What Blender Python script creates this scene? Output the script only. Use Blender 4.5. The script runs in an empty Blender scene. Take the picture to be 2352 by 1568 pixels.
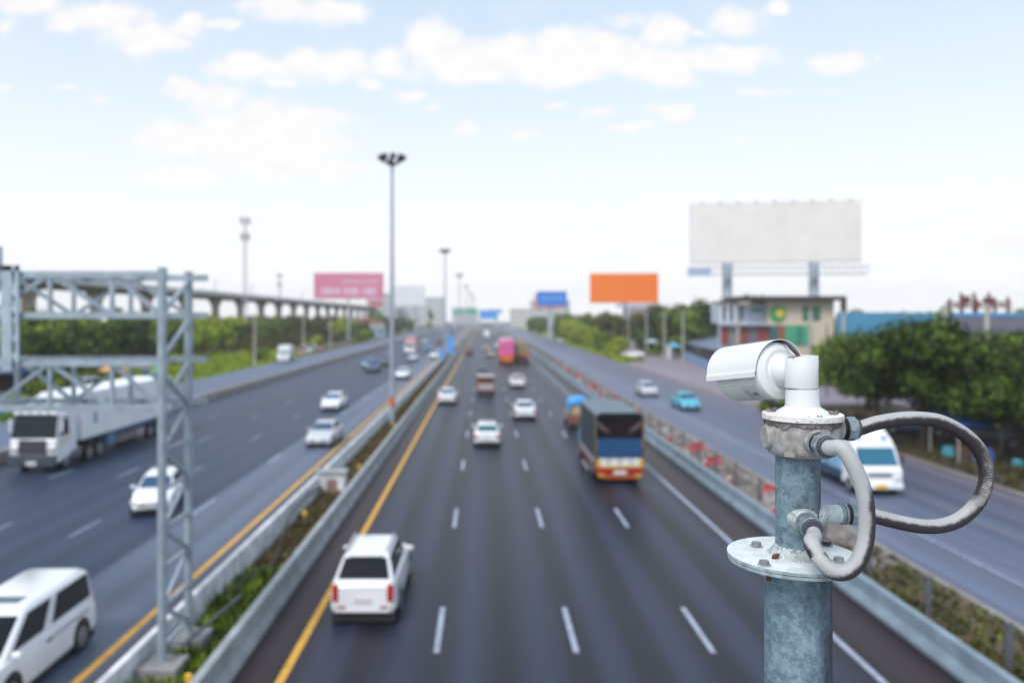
import bpy, math, random
from mathutils import Vector, Matrix, Euler
random.seed(7)
R = math.radians
S = bpy.context.scene
C = S.collection
F = 1844.0            # focal length in pixels of a 2352 px wide frame
HC = 8.45             # eye height above the road

# ------------------------------------------------------------------ camera
cd = bpy.data.cameras.new('camera'); cam = bpy.data.objects.new('camera', cd); C.objects.link(cam)
S.camera = cam
cam.location = (0, 0, HC); cam.rotation_euler = (R(90), 0, 0)
cd.sensor_width = 36; cd.lens = 36 * F / 2352
cd.shift_x = (1176 - 1112) / 2352; cd.shift_y = (727 - 784) / 2352
cd.clip_start = 0.05; cd.clip_end = 6000
cd.dof.use_dof = True; cd.dof.focus_distance = 2.05; cd.dof.aperture_fstop = 1.75

# ------------------------------------------------------------------ light
S.render.engine = 'CYCLES'
S.cycles.use_denoising = True; S.cycles.pixel_filter_type = 'BLACKMAN_HARRIS'; S.cycles.filter_width = 1.15
S.cycles.max_bounces = 6; S.cycles.diffuse_bounces = 3; S.cycles.glossy_bounces = 3
S.cycles.transmission_bounces = 3; S.cycles.volume_bounces = 0; S.cycles.transparent_max_bounces = 8
S.cycles.caustics_reflective = False; S.cycles.caustics_refractive = False
S.view_settings.view_transform = 'Standard'; S.view_settings.look = 'None'
S.view_settings.exposure = 0.95; S.view_settings.gamma = 1.0
SUN = Vector((-0.34, -0.54, 0.77)).normalized()
sl = bpy.data.lights.new('sun', 'SUN'); so = bpy.data.objects.new('sun', sl); C.objects.link(so)
sl.energy = 1.5; sl.angle = R(24); sl.color = (1.0, 0.95, 0.89)
so.rotation_euler = SUN.to_track_quat('Z', 'Y').to_euler()

W = bpy.data.worlds.new('World'); S.world = W; W.use_nodes = True
nt = W.node_tree; N = nt.nodes; LK = nt.links
for n in list(N): N.remove(n)
def nd(t, **kw):
    n = N.new(t)
    for k, v in kw.items(): setattr(n, k, v)
    return n
def lk(a, b): LK.new(a, b)
def mth(op, a, b=None, clamp=False):
    n = nd('ShaderNodeMath', operation=op, use_clamp=clamp)
    for i, x in enumerate((a, b)):
        if x is None: continue
        if isinstance(x, (int, float)): n.inputs[i].default_value = x
        else: lk(x, n.inputs[i])
    return n.outputs[0]
wo = nd('ShaderNodeOutputWorld'); bg = nd('ShaderNodeBackground'); bg.inputs[1].default_value = 0.12
lk(bg.outputs[0], wo.inputs[0])
sky = nd('ShaderNodeTexSky', sky_type='NISHITA'); sky.sun_disc = False
sky.sun_elevation = math.asin(SUN.z); sky.sun_rotation = math.atan2(SUN.x, SUN.y)
sky.air_density = 1.0; sky.dust_density = 1.5; sky.ozone_density = 1.0
tc = nd('ShaderNodeTexCoord'); sp = nd('ShaderNodeSeparateXYZ'); lk(tc.outputs['Generated'], sp.inputs[0])
ay = mth('MAXIMUM', mth('ABSOLUTE', sp.outputs[1]), 0.12)
u = mth('ADD', mth('MULTIPLY', mth('DIVIDE', sp.outputs[0], ay), F), 1112.0)
v = mth('SUBTRACT', 727.0, mth('MULTIPLY', mth('DIVIDE', sp.outputs[2], ay), F))
uv = nd('ShaderNodeCombineXYZ'); lk(u, uv.inputs[0]); lk(v, uv.inputs[1])
def nzv(scale, det, vec):
    n = nd('ShaderNodeTexNoise'); n.inputs['Scale'].default_value = scale; n.inputs['Detail'].default_value = det; lk(vec, n.inputs['Vector'])
    a = nd('ShaderNodeVectorMath', operation='SUBTRACT'); lk(n.outputs['Color'], a.inputs[0]); a.inputs[1].default_value = (.5,.5,.5); return a.outputs[0]
w1 = nd('ShaderNodeVectorMath', operation='MULTIPLY_ADD'); lk(nzv(0.011, 5, uv.outputs[0]), w1.inputs[0]); w1.inputs[1].default_value = (120, 62, 0); lk(uv.outputs[0], w1.inputs[2])
uw = w1.outputs[0]
# cloud banks: centre and half size on the dome, strength
CL = [(60,8,120,32,1),(170,42,70,36,1),(260,45,90,38,1),(335,85,105,42,1),(440,58,60,30,1),(515,56,42,16,1),(15,60,30,25,.6),
 (640,12,95,38,1),(760,25,95,32,1),(560,158,98,40,1),(640,188,60,16,1),(700,150,75,40,1),(800,150,90,42,1),(845,190,38,20,1),(905,145,60,36,1),
 (1000,92,62,52,1.15),(1070,142,120,52,1.15),(1180,112,66,38,1.1),(1270,95,66,42,1.1),(1240,150,180,46,1.15),(1370,112,112,52,1.15),(1430,45,55,26,.75),
 (1530,75,52,42,1.1),(1480,152,130,46,1.1),(1565,188,60,20,1),(1670,135,112,36,1.1),(1692,48,58,36,1.05),(1782,20,34,24,.9),(1920,146,64,28,1.15),(1605,78,40,10,.8),
 (420,212,48,26,1),(505,228,72,30,1),(440,318,140,44,1.1),(630,295,175,58,1.15),(745,318,85,30,1.1),(700,385,170,36,1.05),(405,408,100,28,1.05),(560,345,165,44,1.05),
 (925,220,40,16,1),(990,252,20,12,.8),(1077,298,34,13,1.05),(1200,306,30,14,1.0),(1290,237,38,11,.85),(1372,257,28,12,.9),(1447,290,58,14,1),(1545,256,68,20,1.1),
 (1755,215,66,12,.85),(1706,315,24,9,.8),(216,226,32,12,.75),(150,207,22,8,.7),(2210,470,200,40,.62),(2300,560,200,60,.6),(130,520,60,18,.6),(10,200,20,10,.7),(2025,134,14,7,.7),
 (1910,212,24,8,.6),(970,505,30,8,.45),(730,510,50,12,.45)]
acc = None
for cx, cy, rx, ry, st in CL:
    a = nd('ShaderNodeVectorMath', operation='SUBTRACT'); lk(uw, a.inputs[0]); a.inputs[1].default_value = (cx, cy, 0)
    b = nd('ShaderNodeVectorMath', operation='MULTIPLY'); lk(a.outputs[0], b.inputs[0]); b.inputs[1].default_value = (1/(rx*1.12), 1/(ry*1.15), 0)
    c = nd('ShaderNodeVectorMath', operation='LENGTH'); lk(b.outputs[0], c.inputs[0])
    m = mth('SUBTRACT', 1.0 * st, mth('MULTIPLY', c.outputs['Value'], 0.8 * st))
    if acc is None: acc = m
    else:
        q = nd('ShaderNodeMath', operation='SMOOTH_MAX'); lk(acc, q.inputs[0]); lk(m, q.inputs[1]); q.inputs[2].default_value = 0.12
        acc = q.outputs[0]
def nz(scale, det, vec, rough=0.6):
    n = nd('ShaderNodeTexNoise'); n.inputs['Scale'].default_value = scale; n.inputs['Detail'].default_value = det
    n.inputs['Roughness'].default_value = rough; lk(vec, n.inputs['Vector']); return n.outputs[0]
un = nd('ShaderNodeVectorMath', operation='MULTIPLY'); lk(uv.outputs[0], un.inputs[0]); un.inputs[1].default_value = (0.01, 0.016, 0)
fb = nz(1.5, 8, un.outputs[0], 0.58); fb2 = nz(0.7, 5, un.outputs[0])
den = mth('ADD', acc, mth('MULTIPLY', mth('SUBTRACT', fb, 0.5), 0.95))
mr = nd('ShaderNodeMapRange', interpolation_type='SMOOTHSTEP'); lk(den, mr.inputs[0]); mr.inputs[1].default_value = 0.10; mr.inputs[2].default_value = 0.70
cm = mr.outputs[0]
# thin veil of high cloud away from the drawn banks
vm = nd('ShaderNodeMapRange', interpolation_type='SMOOTHSTEP'); lk(fb2, vm.inputs[0]); vm.inputs[1].default_value = 0.42; vm.inputs[2].default_value = 0.75; vm.inputs[4].default_value = 0.22
# horizon haze: grows towards the horizon
el = nd('ShaderNodeMapRange', interpolation_type='SMOOTHSTEP'); lk(sp.outputs[2], el.inputs[0])
el.inputs[1].default_value = 0.44; el.inputs[2].default_value = -0.04; el.inputs[3].default_value = 0.10; el.inputs[4].default_value = 1.0
def mixc(f, a, b):
    n = nd('ShaderNodeMix', data_type='RGBA')
    if isinstance(f, float): n.inputs[0].default_value = f
    else: lk(f, n.inputs[0])
    for s, x in ((n.inputs[6], a), (n.inputs[7], b)):
        if isinstance(x, tuple): s.default_value = x
        else: lk(x, s)
    return n.outputs[2]
G = 1 / 0.12
c00 = mixc(0.7, sky.outputs[0], (0.345*G, 0.43*G, 0.51*G, 1))
c0 = mixc(el.outputs[0], c00, (0.575*G, 0.58*G, 0.59*G, 1))
c1 = mixc(vm.outputs[0], c0, (0.47*G, 0.50*G, 0.53*G, 1))
shade = mixc(fb, (0.46*G, 0.46*G, 0.475*G, 1), (0.60*G, 0.58*G, 0.552*G, 1))
c2 = mixc(mth('MULTIPLY', cm, 0.93), c1, shade)
lk(c2, bg.inputs[0])

# ------------------------------------------------------------------ helpers
def P(px, py, Y): return Vector(((px - 1112) * Y / F, Y, HC - (py - 727) * Y / F))
def G0(px, py):
    Y = HC * F / (py - 727); return ((px - 1112) * Y / F, Y)
MATS = {}
def mat(name, col, rough=0.55, metal=0.0, var=0.12, scale=2.0, coat=0.0, bump=0.0, bscale=40.0, emit=None, col2=None, spec=None):
    if name in MATS: return MATS[name]
    m = bpy.data.materials.new(name); m.use_nodes = True; MATS[name] = m
    t = m.node_tree; b = t.nodes['Principled BSDF']
    tx = t.nodes.new('ShaderNodeTexCoord')
    n = t.nodes.new('ShaderNodeTexNoise'); n.inputs['Scale'].default_value = scale; n.inputs['Detail'].default_value = 5
    t.links.new(tx.outputs['Object'], n.inputs['Vector'])
    r = t.nodes.new('ShaderNodeValToRGB'); t.links.new(n.outputs[0], r.inputs[0])
    r.color_ramp.elements[0].position = 0.3; r.color_ramp.elements[1].position = 0.7
    lo = tuple(c * (1 - var) for c in col); hi = col2 or tuple(min(1, c * (1 + var)) for c in col)
    r.color_ramp.elements[0].color = (*lo, 1); r.color_ramp.elements[1].color = (*hi, 1)
    t.links.new(r.outputs[0], b.inputs['Base Color'])
    b.inputs['Roughness'].default_value = rough; b.inputs['Metallic'].default_value = metal
    b.inputs['Coat Weight'].default_value = coat; b.inputs['Coat Roughness'].default_value = 0.08
    if spec is not None: b.inputs['Specular IOR Level'].default_value = spec
    if bump:
        n2 = t.nodes.new('ShaderNodeTexNoise'); n2.inputs['Scale'].default_value = bscale; n2.inputs['Detail'].default_value = 4
        t.links.new(tx.outputs['Object'], n2.inputs['Vector'])
        bp = t.nodes.new('ShaderNodeBump'); bp.inputs['Strength'].default_value = bump; bp.inputs['Distance'].default_value = 0.02
        t.links.new(n2.outputs[0], bp.inputs['Height']); t.links.new(bp.outputs[0], b.inputs['Normal'])
    return m

def thing(name, label, cat, loc=(0, 0, 0), rz=0.0, group=None):
    o = bpy.data.objects.new(name, None); C.objects.link(o); o.empty_display_size = 0.3
    o.location = loc; o.rotation_euler = (0, 0, rz); o['label'] = label; o['category'] = cat
    if group: o['group'] = group
    return o
def tag(o, label, cat, group=None, kind=None):
    o['label'] = label; o['category'] = cat
    if group: o['group'] = group
    if kind: o['kind'] = kind
    return o
class MB:
    def __init__(s): s.v = []; s.f = []; s.M = None
    def add(s, vs, fs):
        b = len(s.v)
        for p in vs:
            p = Vector(p); s.v.append(s.M @ p if s.M else p)
        s.f += [tuple(b + i for i in f) for f in fs]; return s
    def box(s, c, d, rz=0.0, rx=0.0, ry=0.0, taper=1.0):
        hx, hy, hz = d[0]/2, d[1]/2, d[2]/2
        vs = [(-hx,-hy,-hz),(hx,-hy,-hz),(hx,hy,-hz),(-hx,hy,-hz),(-hx*taper,-hy*taper,hz),(hx*taper,-hy*taper,hz),(hx*taper,hy*taper,hz),(-hx*taper,hy*taper,hz)]
        E = Euler((rx, ry, rz)).to_matrix(); c = Vector(c)
        return s.add([c + E @ Vector(q) for q in vs], [(0,3,2,1),(4,5,6,7),(0,1,5,4),(1,2,6,5),(2,3,7,6),(3,0,4,7)])
    def bb(s, x0, x1, y0, y1, z0, z1): return s.box(((x0+x1)/2, (y0+y1)/2, (z0+z1)/2), (abs(x1-x0), abs(y1-y0), abs(z1-z0)))
    def cyl(s, a, b, r0, r1=None, n=16, caps=True):
        r1 = r0 if r1 is None else r1
        a = Vector(a); b = Vector(b); d = (b - a).normalized()
        q = d.orthogonal().normalized(); w = d.cross(q); vs = []
        for p, r in ((a, r0), (b, r1)):
            for i in range(n):
                t = 2*math.pi*i/n; vs.append(p + (q*math.cos(t) + w*math.sin(t))*r)
        fs = [(i, (i+1) % n, n+(i+1) % n, n+i) for i in range(n)]
        if caps: fs += [tuple(range(n-1, -1, -1)), tuple(range(n, 2*n))]
        return s.add(vs, fs)
    def bar(s, a, b, w):   # square bar
        return s.cyl(a, b, w*0.7071, n=4)
    def tube(s, pts, r, n=12, caps=True):
        pts = [Vector(p) for p in pts]; vs = []; m = len(pts); q = None
        for k, p in enumerate(pts):
            d = (pts[min(k+1, m-1)] - pts[max(k-1, 0)]).normalized()
            q = d.orthogonal() if q is None else q - d*q.dot(d)
            q.normalize(); w = d.cross(q); rr = r[k] if isinstance(r, (list, tuple)) else r
            for i in range(n):
                t = 2*math.pi*i/n; vs.append(p + (q*math.cos(t) + w*math.sin(t))*rr)
        fs = [(k*n+i, k*n+(i+1) % n, (k+1)*n+(i+1) % n, (k+1)*n+i) for k in range(m-1) for i in range(n)]
        if caps: fs += [tuple(range(n-1, -1, -1)), tuple(range((m-1)*n, m*n))]
        return s.add(vs, fs)
    def lathe(s, o, ax, prof, n=32):   # prof: (distance along ax, radius)
        o = Vector(o); ax = Vector(ax).normalized(); q = ax.orthogonal().normalized(); w = ax.cross(q); vs = []
        for h, r in prof:
            for i in range(n):
                t = 2*math.pi*i/n; vs.append(o + ax*h + (q*math.cos(t) + w*math.sin(t))*max(r, 1e-4))
        m = len(prof)
        fs = [(k*n+i, k*n+(i+1) % n, (k+1)*n+(i+1) % n, (k+1)*n+i) for k in range(m-1) for i in range(n)]
        fs += [tuple(range(n-1, -1, -1)), tuple(range((m-1)*n, m*n))]
        return s.add(vs, fs)
    def loft(s, secs, caps=True):      # sections: closed loops of equal length
        n = len(secs[0]); vs = [p for q in secs for p in q]; m = len(secs)
        fs = [(k*n+i, k*n+(i+1) % n, (k+1)*n+(i+1) % n, (k+1)*n+i) for k in range(m-1) for i in range(n)]
        if caps: fs += [tuple(range(n-1, -1, -1)), tuple(range((m-1)*n, m*n))]
        return s.add(vs, fs)
    def panel(s, q, t):                # thick quad: q four points, t thickness along its normal
        q = [Vector(p) for p in q]; nn = (q[1]-q[0]).cross(q[3]-q[0]).normalized()*t
        return s.add([p for p in q] + [p+nn for p in q], [(3,2,1,0),(4,5,6,7),(0,1,5,4),(1,2,6,5),(2,3,7,6),(3,0,4,7)])
    def build(s, name, m, parent=None, smooth=35, bevel=0, seg=2, loc=None):
        me = bpy.data.meshes.new(name); me.from_pydata([tuple(p) for p in s.v], [], s.f); me.update()
        me.materials.append(m)
        if smooth: me.shade_smooth(); me.set_sharp_from_angle(angle=R(smooth))
        o = bpy.data.objects.new(name, me); C.objects.link(o)
        if parent: o.parent = parent
        if loc: o.location = loc
        if bevel:
            b = o.modifiers.new('bevel', 'BEVEL'); b.width = bevel; b.segments = seg; b.limit_method = 'ANGLE'; b.angle_limit = R(30)
        return o
def struct(name, mb, m, **kw):
    o = mb.build(name, m, **kw); o['kind'] = 'structure'; return o
def copy_tree(o, loc=None, rz=None, label=None, scale=None, parent=None):
    c = o.copy(); C.objects.link(c); c.parent = parent
    if loc is not None: c.location = loc
    if rz is not None: c.rotation_euler = (0, 0, rz)
    if label: c['label'] = label
    if scale: c.scale = scale
    for ch in list(o.children): copy_tree(ch, parent=c)
    return c
def spline(pts, sub=8):
    pts = [Vector(p) for p in pts]; out = []
    for i in range(len(pts)-1):
        p0 = pts[max(i-1, 0)]; p1 = pts[i]; p2 = pts[i+1]; p3 = pts[min(i+2, len(pts)-1)]
        for k in range(sub):
            t = k/sub; out.append(0.5*((2*p1)+(p2-p0)*t+(2*p0-5*p1+4*p2-p3)*t*t+(3*p1-p0-3*p2+p3)*t**3))
    out.append(pts[-1]); return out

# shared materials
M_glass = mat('vehicle_glass', (0.006,0.009,0.014), 0.16, 0, 0.1, spec=0.2)
M_glass2 = mat('windscreen_glass', (0.02,0.07,0.13), 0.1, 0, 0.1, spec=0.4)
M_tyre = mat('tyre_rubber', (0.018,0.017,0.018), 0.85, 0, 0.2, 9)
M_rim = mat('alloy', (0.35,0.36,0.38), 0.35, 0.8, 0.1)
M_red = mat('tail_lamp_red', (0.45,0.02,0.03), 0.2, 0, 0.1, coat=0.5)
M_lamp = mat('head_lamp', (0.65,0.68,0.72), 0.15, 0.2, 0.1, coat=0.7)
M_plate = mat('number_plate_white', (0.62,0.62,0.62), 0.5, 0, 0.05)
M_black = mat('black_plastic', (0.02,0.02,0.022), 0.6, 0, 0.2)
M_chrome = mat('chrome_trim', (0.5,0.5,0.52), 0.2, 0.9, 0.05)
def paint(name, c, rough=0.3): return mat('paint_'+name, c, rough, 0, 0.05, 1.5, coat=0.5)
# ------------------------------------------------------------------ ground and roads
def asphalt(name, stops, x0, x1, streak=0.28, per=1.75, ph=0.0, rough=0.62, nzs=1.5, base=.30):
    m = bpy.data.materials.new(name); m.use_nodes = True; t = m.node_tree; b = t.nodes['Principled BSDF']
    def n_(ty, **k):
        q = t.nodes.new(ty)
        for a, c in k.items(): setattr(q, a, c)
        return q
    L = t.links.new
    tx = n_('ShaderNodeTexCoord'); sp_ = n_('ShaderNodeSeparateXYZ'); L(tx.outputs['Object'], sp_.inputs[0])
    # wander of the wheel tracks
    st = n_('ShaderNodeVectorMath', operation='MULTIPLY'); L(tx.outputs['Object'], st.inputs[0]); st.inputs[1].default_value = (1.1, 0.012, 1)
    ns = n_('ShaderNodeTexNoise'); L(st.outputs[0], ns.inputs['Vector']); ns.inputs['Scale'].default_value = 1.6; ns.inputs['Detail'].default_value = 6
    mr_ = n_('ShaderNodeMapRange'); L(sp_.outputs[0], mr_.inputs[0]); mr_.inputs[1].default_value = x0; mr_.inputs[2].default_value = x1
    rp = n_('ShaderNodeValToRGB'); L(mr_.outputs[0], rp.inputs[0]); cr = rp.color_ramp
    while len(cr.elements) < len(stops): cr.elements.new(0.5)
    for e, (x, c) in zip(cr.elements, stops): e.position = (x-x0)/(x1-x0); e.color = (*c, 1)
    # bright wheel tracks twice per lane
    a1 = n_('ShaderNodeMath', operation='MULTIPLY_ADD'); L(sp_.outputs[0], a1.inputs[0]); a1.inputs[1].default_value = 2*math.pi/per; a1.inputs[2].default_value = ph
    sn = n_('ShaderNodeMath', operation='SINE'); L(a1.outputs[0], sn.inputs[0])
    mx = n_('ShaderNodeMath', operation='MULTIPLY_ADD'); L(sn.outputs[0], mx.inputs[0]); mx.inputs[1].default_value = streak; mx.inputs[2].default_value = base
    m2 = n_('ShaderNodeMath', operation='MULTIPLY_ADD'); L(ns.outputs[0], m2.inputs[0]); m2.inputs[1].default_value = nzs; L(mx.outputs[0], m2.inputs[2])
    gr = n_('ShaderNodeTexNoise'); L(tx.outputs['Object'], gr.inputs['Vector']); gr.inputs['Scale'].default_value = 14; gr.inputs['Detail'].default_value = 6
    m3 = n_('ShaderNodeMath', operation='MULTIPLY_ADD'); L(gr.outputs[0], m3.inputs[0]); m3.inputs[1].default_value = 0.25; L(m2.outputs[0], m3.inputs[2])
    vm_ = n_('ShaderNodeVectorMath', operation='SCALE'); L(rp.outputs[0], vm_.inputs[0]); L(m3.outputs[0], vm_.inputs['Scale'])
    tn = n_('ShaderNodeValToRGB'); L(m3.outputs[0], tn.inputs[0]); tn.color_ramp.elements[0].position = .7; tn.color_ramp.elements[1].position = 1.0; tn.color_ramp.elements[0].color = (1.0,.85,.86,1); tn.color_ramp.elements[1].color = (1.0,1.06,1.16,1)
    mn = n_('ShaderNodeMath', operation='MULTIPLY_ADD'); L(m3.outputs[0], mn.inputs[0]); mn.inputs[1].default_value = .5; mn.inputs[2].default_value = .28; L(mn.outputs[0], tn.inputs[0])
    vt = n_('ShaderNodeVectorMath', operation='MULTIPLY'); L(vm_.outputs[0], vt.inputs[0]); L(tn.outputs[0], vt.inputs[1]); L(vt.outputs[0], b.inputs['Base Color']); b.inputs['Roughness'].default_value = rough; b.inputs['Specular IOR Level'].default_value = .26
    bp = n_('ShaderNodeBump'); bp.inputs['Strength'].default_value = 0.25; bp.inputs['Distance'].default_value = 0.01; L(gr.outputs[0], bp.inputs['Height']); L(bp.outputs[0], b.inputs['Normal'])
    return m
def sheet(name, x0, x1, y0, y1, z, m, ny=1):
    mb = MB()
    for i in range(ny):
        a = y0+(y1-y0)*i/ny; b = y0+(y1-y0)*(i+1)/ny
        mb.add([(x0,a,z),(x1,a,z),(x1,b,z),(x0,b,z)], [(0,1,2,3)])
    return struct(name, mb, m, smooth=0)
YF = 1270
gm = mat('ground_soil_and_grass', (0.05,0.07,0.022), 0.95, 0, 0.5, 0.05, col2=(0.10,0.095,0.05), bump=0.5, bscale=3)
struct('ground', MB().add([(-900,-150,0),(900,-150,0),(900,1280,0),(-900,1280,0)], [(0,1,2,3)]), gm, smooth=0)
D1=(0.014,0.0165,0.029); D2=(0.019,0.010,0.012)
a_main = asphalt('asphalt_main', [(-6.0,D2),(-5.0,D2),(-4.2,D1),(8.9,D1),(9.5,D2),(11.2,D2)], -6.0, 11.2, 0.42, 1.75, 2.74, 0.46)
a_left = asphalt('asphalt_left', [(-27.5,(0.021,0.036,0.068)),(-12.75,(0.023,0.038,0.072)),(-12.5,(0.082,0.112,0.158)),(-9.4,(0.084,0.112,0.155)),(-9.0,(0.04,0.04,0.06)),(-8.0,(0.035,0.035,0.05))], -27.5, -8.0, 0.07, 1.75, 1.0, 0.5, .7, .62)
a_fl = asphalt('asphalt_left_frontage', [(-40,(0.11,0.14,0.20)),(-28,(0.10,0.135,0.20))], -40, -28, 0.05, nzs=.7, base=.62)
a_fr = asphalt('asphalt_right_frontage', [(14.4,(0.10,0.122,0.175)),(17.2,(0.10,0.124,0.18)),(21,(0.076,0.098,0.145)),(25.5,(0.12,0.112,0.145))], 14.4, 25.5, 0.07, 1.7, 0.4, 0.5, .8, .6)
a_lot = asphalt('asphalt_forecourt', [(25,(0.21,0.19,0.22)),(42,(0.19,0.175,0.20))], 25, 42, 0.04, nzs=.7, base=.62)
sheet('road', -6.0, 11.2, -120, YF, 0.02, a_main)
sheet('road_opposite', -27.5, -7.9, -120, YF, 0.02, a_left)
sheet('road_left_frontage', -38.5, -28.2, -120, YF, 0.02, a_fl)
sheet('road_right_frontage', 14.5, 25.2, -120, YF, 0.02, a_fr)
# forecourt, narrowing where the grass island starts
struct('forecourt', MB().add([(25.2,78,0.012),(44,70,0.012),(44,330,0.012),(33,330,0.012),(31.5,200,0.012),(25.9,142,0.012),(25.2,141,0.012)], [(0,1,2,3,4,5,6)]), a_lot, smooth=0)
m_medL = mat('median_soil', (0.07,0.062,0.03), 0.95, 0, 0.5, 0.9, col2=(0.16,0.12,0.07), bump=0.6, bscale=9)
m_medR = mat('median_dirt', (0.14,0.115,0.10), 0.95, 0, 0.4, 0.8, col2=(0.26,0.225,0.20), bump=0.6, bscale=9)
sheet('median', -7.9, -6.2, -120, YF, 0.024, m_medL)
sheet('median_right', 11.3, 14.5, 27, YF, 0.024, m_medR)
m_medG = mat('verge_grass_patchy', (0.045,0.07,0.02), 0.95, 0, 0.4, 0.8, col2=(0.17,0.10,0.06), bump=0.6, bscale=9)
sheet('verge', 11.3, 14.5, -120, 27, 0.020, m_medG)
m_ver = mat('roadside_dirt_shaded', (0.045,0.026,0.02), 0.95, 0, 0.4, 0.6, col2=(0.09,0.06,0.048), bump=0.5, bscale=5)  # soil colour darkened to stand for the shade under the trees
struct('roadside_path', MB().add([(25.2,-60,0.016),(40,-60,0.016),(40,77.5,0.016),(25.2,77.5,0.016)], [(0,1,2,3)]), m_ver, smooth=0)
gl = mat('lawn_green', (0.10,0.20,0.012), 0.9, 0, 0.35, 0.35, col2=(0.27,0.36,0.03), bump=0.6, bscale=6)
struct('grass_bank', MB().add([(-38.5,-60,0.03),(-38.5,190,0.03),(-60,190,0.7),(-75,190,1.4),(-75,-60,1.4),(-60,-60,0.7)], [(0,1,2,5),(5,2,3,4)]), gl)
sheet('grass_island', 25.3, 31.4, 205, 700, 0.03, gl)
struct('grass_island_tip', MB().add([(25.3,142,0.032),(25.9,142.5,0.032),(31.4,204.9,0.032),(25.3,204.9,0.032)], [(0,1,2,3)]), gl, smooth=0)

# painted markings
m_w = mat('road_paint_white', (0.30,0.34,0.44), 0.6, 0, 0.25, 3)
m_wf = mat('road_paint_faded', (0.22,0.25,0.31), 0.7, 0, 0.35, 3)
m_y = mat('road_paint_yellow', (0.62,0.33,0.035), 0.6, 0, 0.2, 3)
ZM = 0.0255
def line(mb, x, w, y0, y1): mb.add([(x-w/2,y0,ZM),(x+w/2,y0,ZM),(x+w/2,y1,ZM),(x-w/2,y1,ZM)], [(0,1,2,3)])
mb = MB()
for x in (-1.2, 2.32, 5.76):
    y = 20.15 - 12*8
    while y < 500: line(mb, x, 0.15, y, y+3.15); y += 12.0
line(mb, 9.22, 0.17, -100, 1200)
struct('road_marking', mb, m_w, smooth=0)
mb = MB(); line(mb, -4.72, 0.2, -100, 1200)
struct('road_marking_yellow', mb, m_y, smooth=0)
mb = MB(); line(mb, -9.42, 0.2, -100, 1200)
struct('road_marking_yellow', mb, m_y, smooth=0)
mb = MB()
y = 34.2-12*6
while y < 400: line(mb, -12.45, 0.15, y, y+3); y += 12
struct('road_marking', mb, m_w, smooth=0)
mb = MB()
for x in (-15.9, -19.3, -22.7):
    y = 28.6-12*6 + (x % 3)
    while y < 400: line(mb, x, 0.13, y, y+2.6); y += 12
line(mb, 16.9, 0.17, -100, 800); line(mb, 24.6, 0.14, -60, 76)
struct('road_marking', mb, m_wf, smooth=0)
mb = MB(); line(mb, 20.4, 0.12, -100, 60)
struct('road_marking_yellow', mb, mat('road_paint_yellow_faded', (0.22,0.17,0.12), 0.7), smooth=0)

# ------------------------------------------------------------------ barriers
m_conc = mat('concrete_pale', (0.30,0.33,0.35), 0.85, 0, 0.22, 1.2, bump=0.3)
m_conc2 = mat('concrete_whitewashed', (0.62,0.63,0.67), 0.85, 0, 0.3, 1.6, bump=0.3)
m_concb = mat('concrete_bluish', (0.20,0.27,0.33), 0.8, 0, 0.2, 1.2, bump=0.3)
m_conct = mat('concrete_tan', (0.27,0.25,0.235), 0.85, 0, 0.25, 0.6, bump=0.3)
def barrier(label, x, w, h, m, y0=-100, y1=1250, foot=0.14, joints=True):
    t = thing('concrete_barrier', label, 'barrier', (x, 0, 0))
    pr = [(-w/2-foot,0),(w/2+foot,0),(w/2+foot,0.12),(w/2+0.02,0.35),(w/2,h),(-w/2,h),(-w/2-0.02,0.35),(-w/2-foot,0.12)]
    ys = [y0] ; mb = MB(); mb.loft([[(a, yy, b) for a, b in pr] for yy in (y0, y1)]); mb.build('wall', m, t, smooth=0)
    return t
barrier('long pale concrete barrier between the weedy median and the yellow line beside the dark road', -6.08, 0.20, 0.80, m_conc)
barrier('whitewashed stained concrete barrier on the opposite carriageway side of the weedy median', -8.0, 0.16, 0.85, m_conc2, foot=0.06)
barrier('tan concrete kerb wall between the opposite carriageway and its frontage road', -27.9, 0.5, 0.75, m_conct, foot=0.05)
barrier('blue-grey concrete barrier along the brown shoulder beside the rubble strip', 11.28, 0.22, 0.72, m_concb)
kb = MB().bb(25.2,25.4,-60,140,0,0.14); struct('kerb', kb, m_conct, smooth=0)
kb = MB().bb(14.3,14.5,-60,1200,0,0.13); struct('kerb_median', kb, m_conct, smooth=0)

# fence on the right median: posts and wires
m_steel = mat('dull_steel', (0.13,0.14,0.17), 0.6, 0.3, 0.2, 4)
t = thing('guard_fence', 'low wire fence of dark steel posts on the right-hand median', 'fence', (12.45, 0, 0))
posts = [15.6+3.45*i for i in range(60)]
pm = None
for i, y in enumerate(posts):
    if pm is None:
        pm = MB().bb(-0.07,0.07,-0.05,0.05,0,1.16).box((0,0,1.18),(0.17,0.13,0.05)).build('post', m_steel, t); pm.location = (0,y,0)
    else:
        c = pm.copy(); C.objects.link(c); c.parent = t; c.location = (0,y,0)
wr = MB()
for z in (0.35, 0.68, 1.02): wr.cyl((0,posts[0],z),(0,posts[-1],z),0.012,n=6)
wr.build('wire', m_steel, t)

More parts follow.
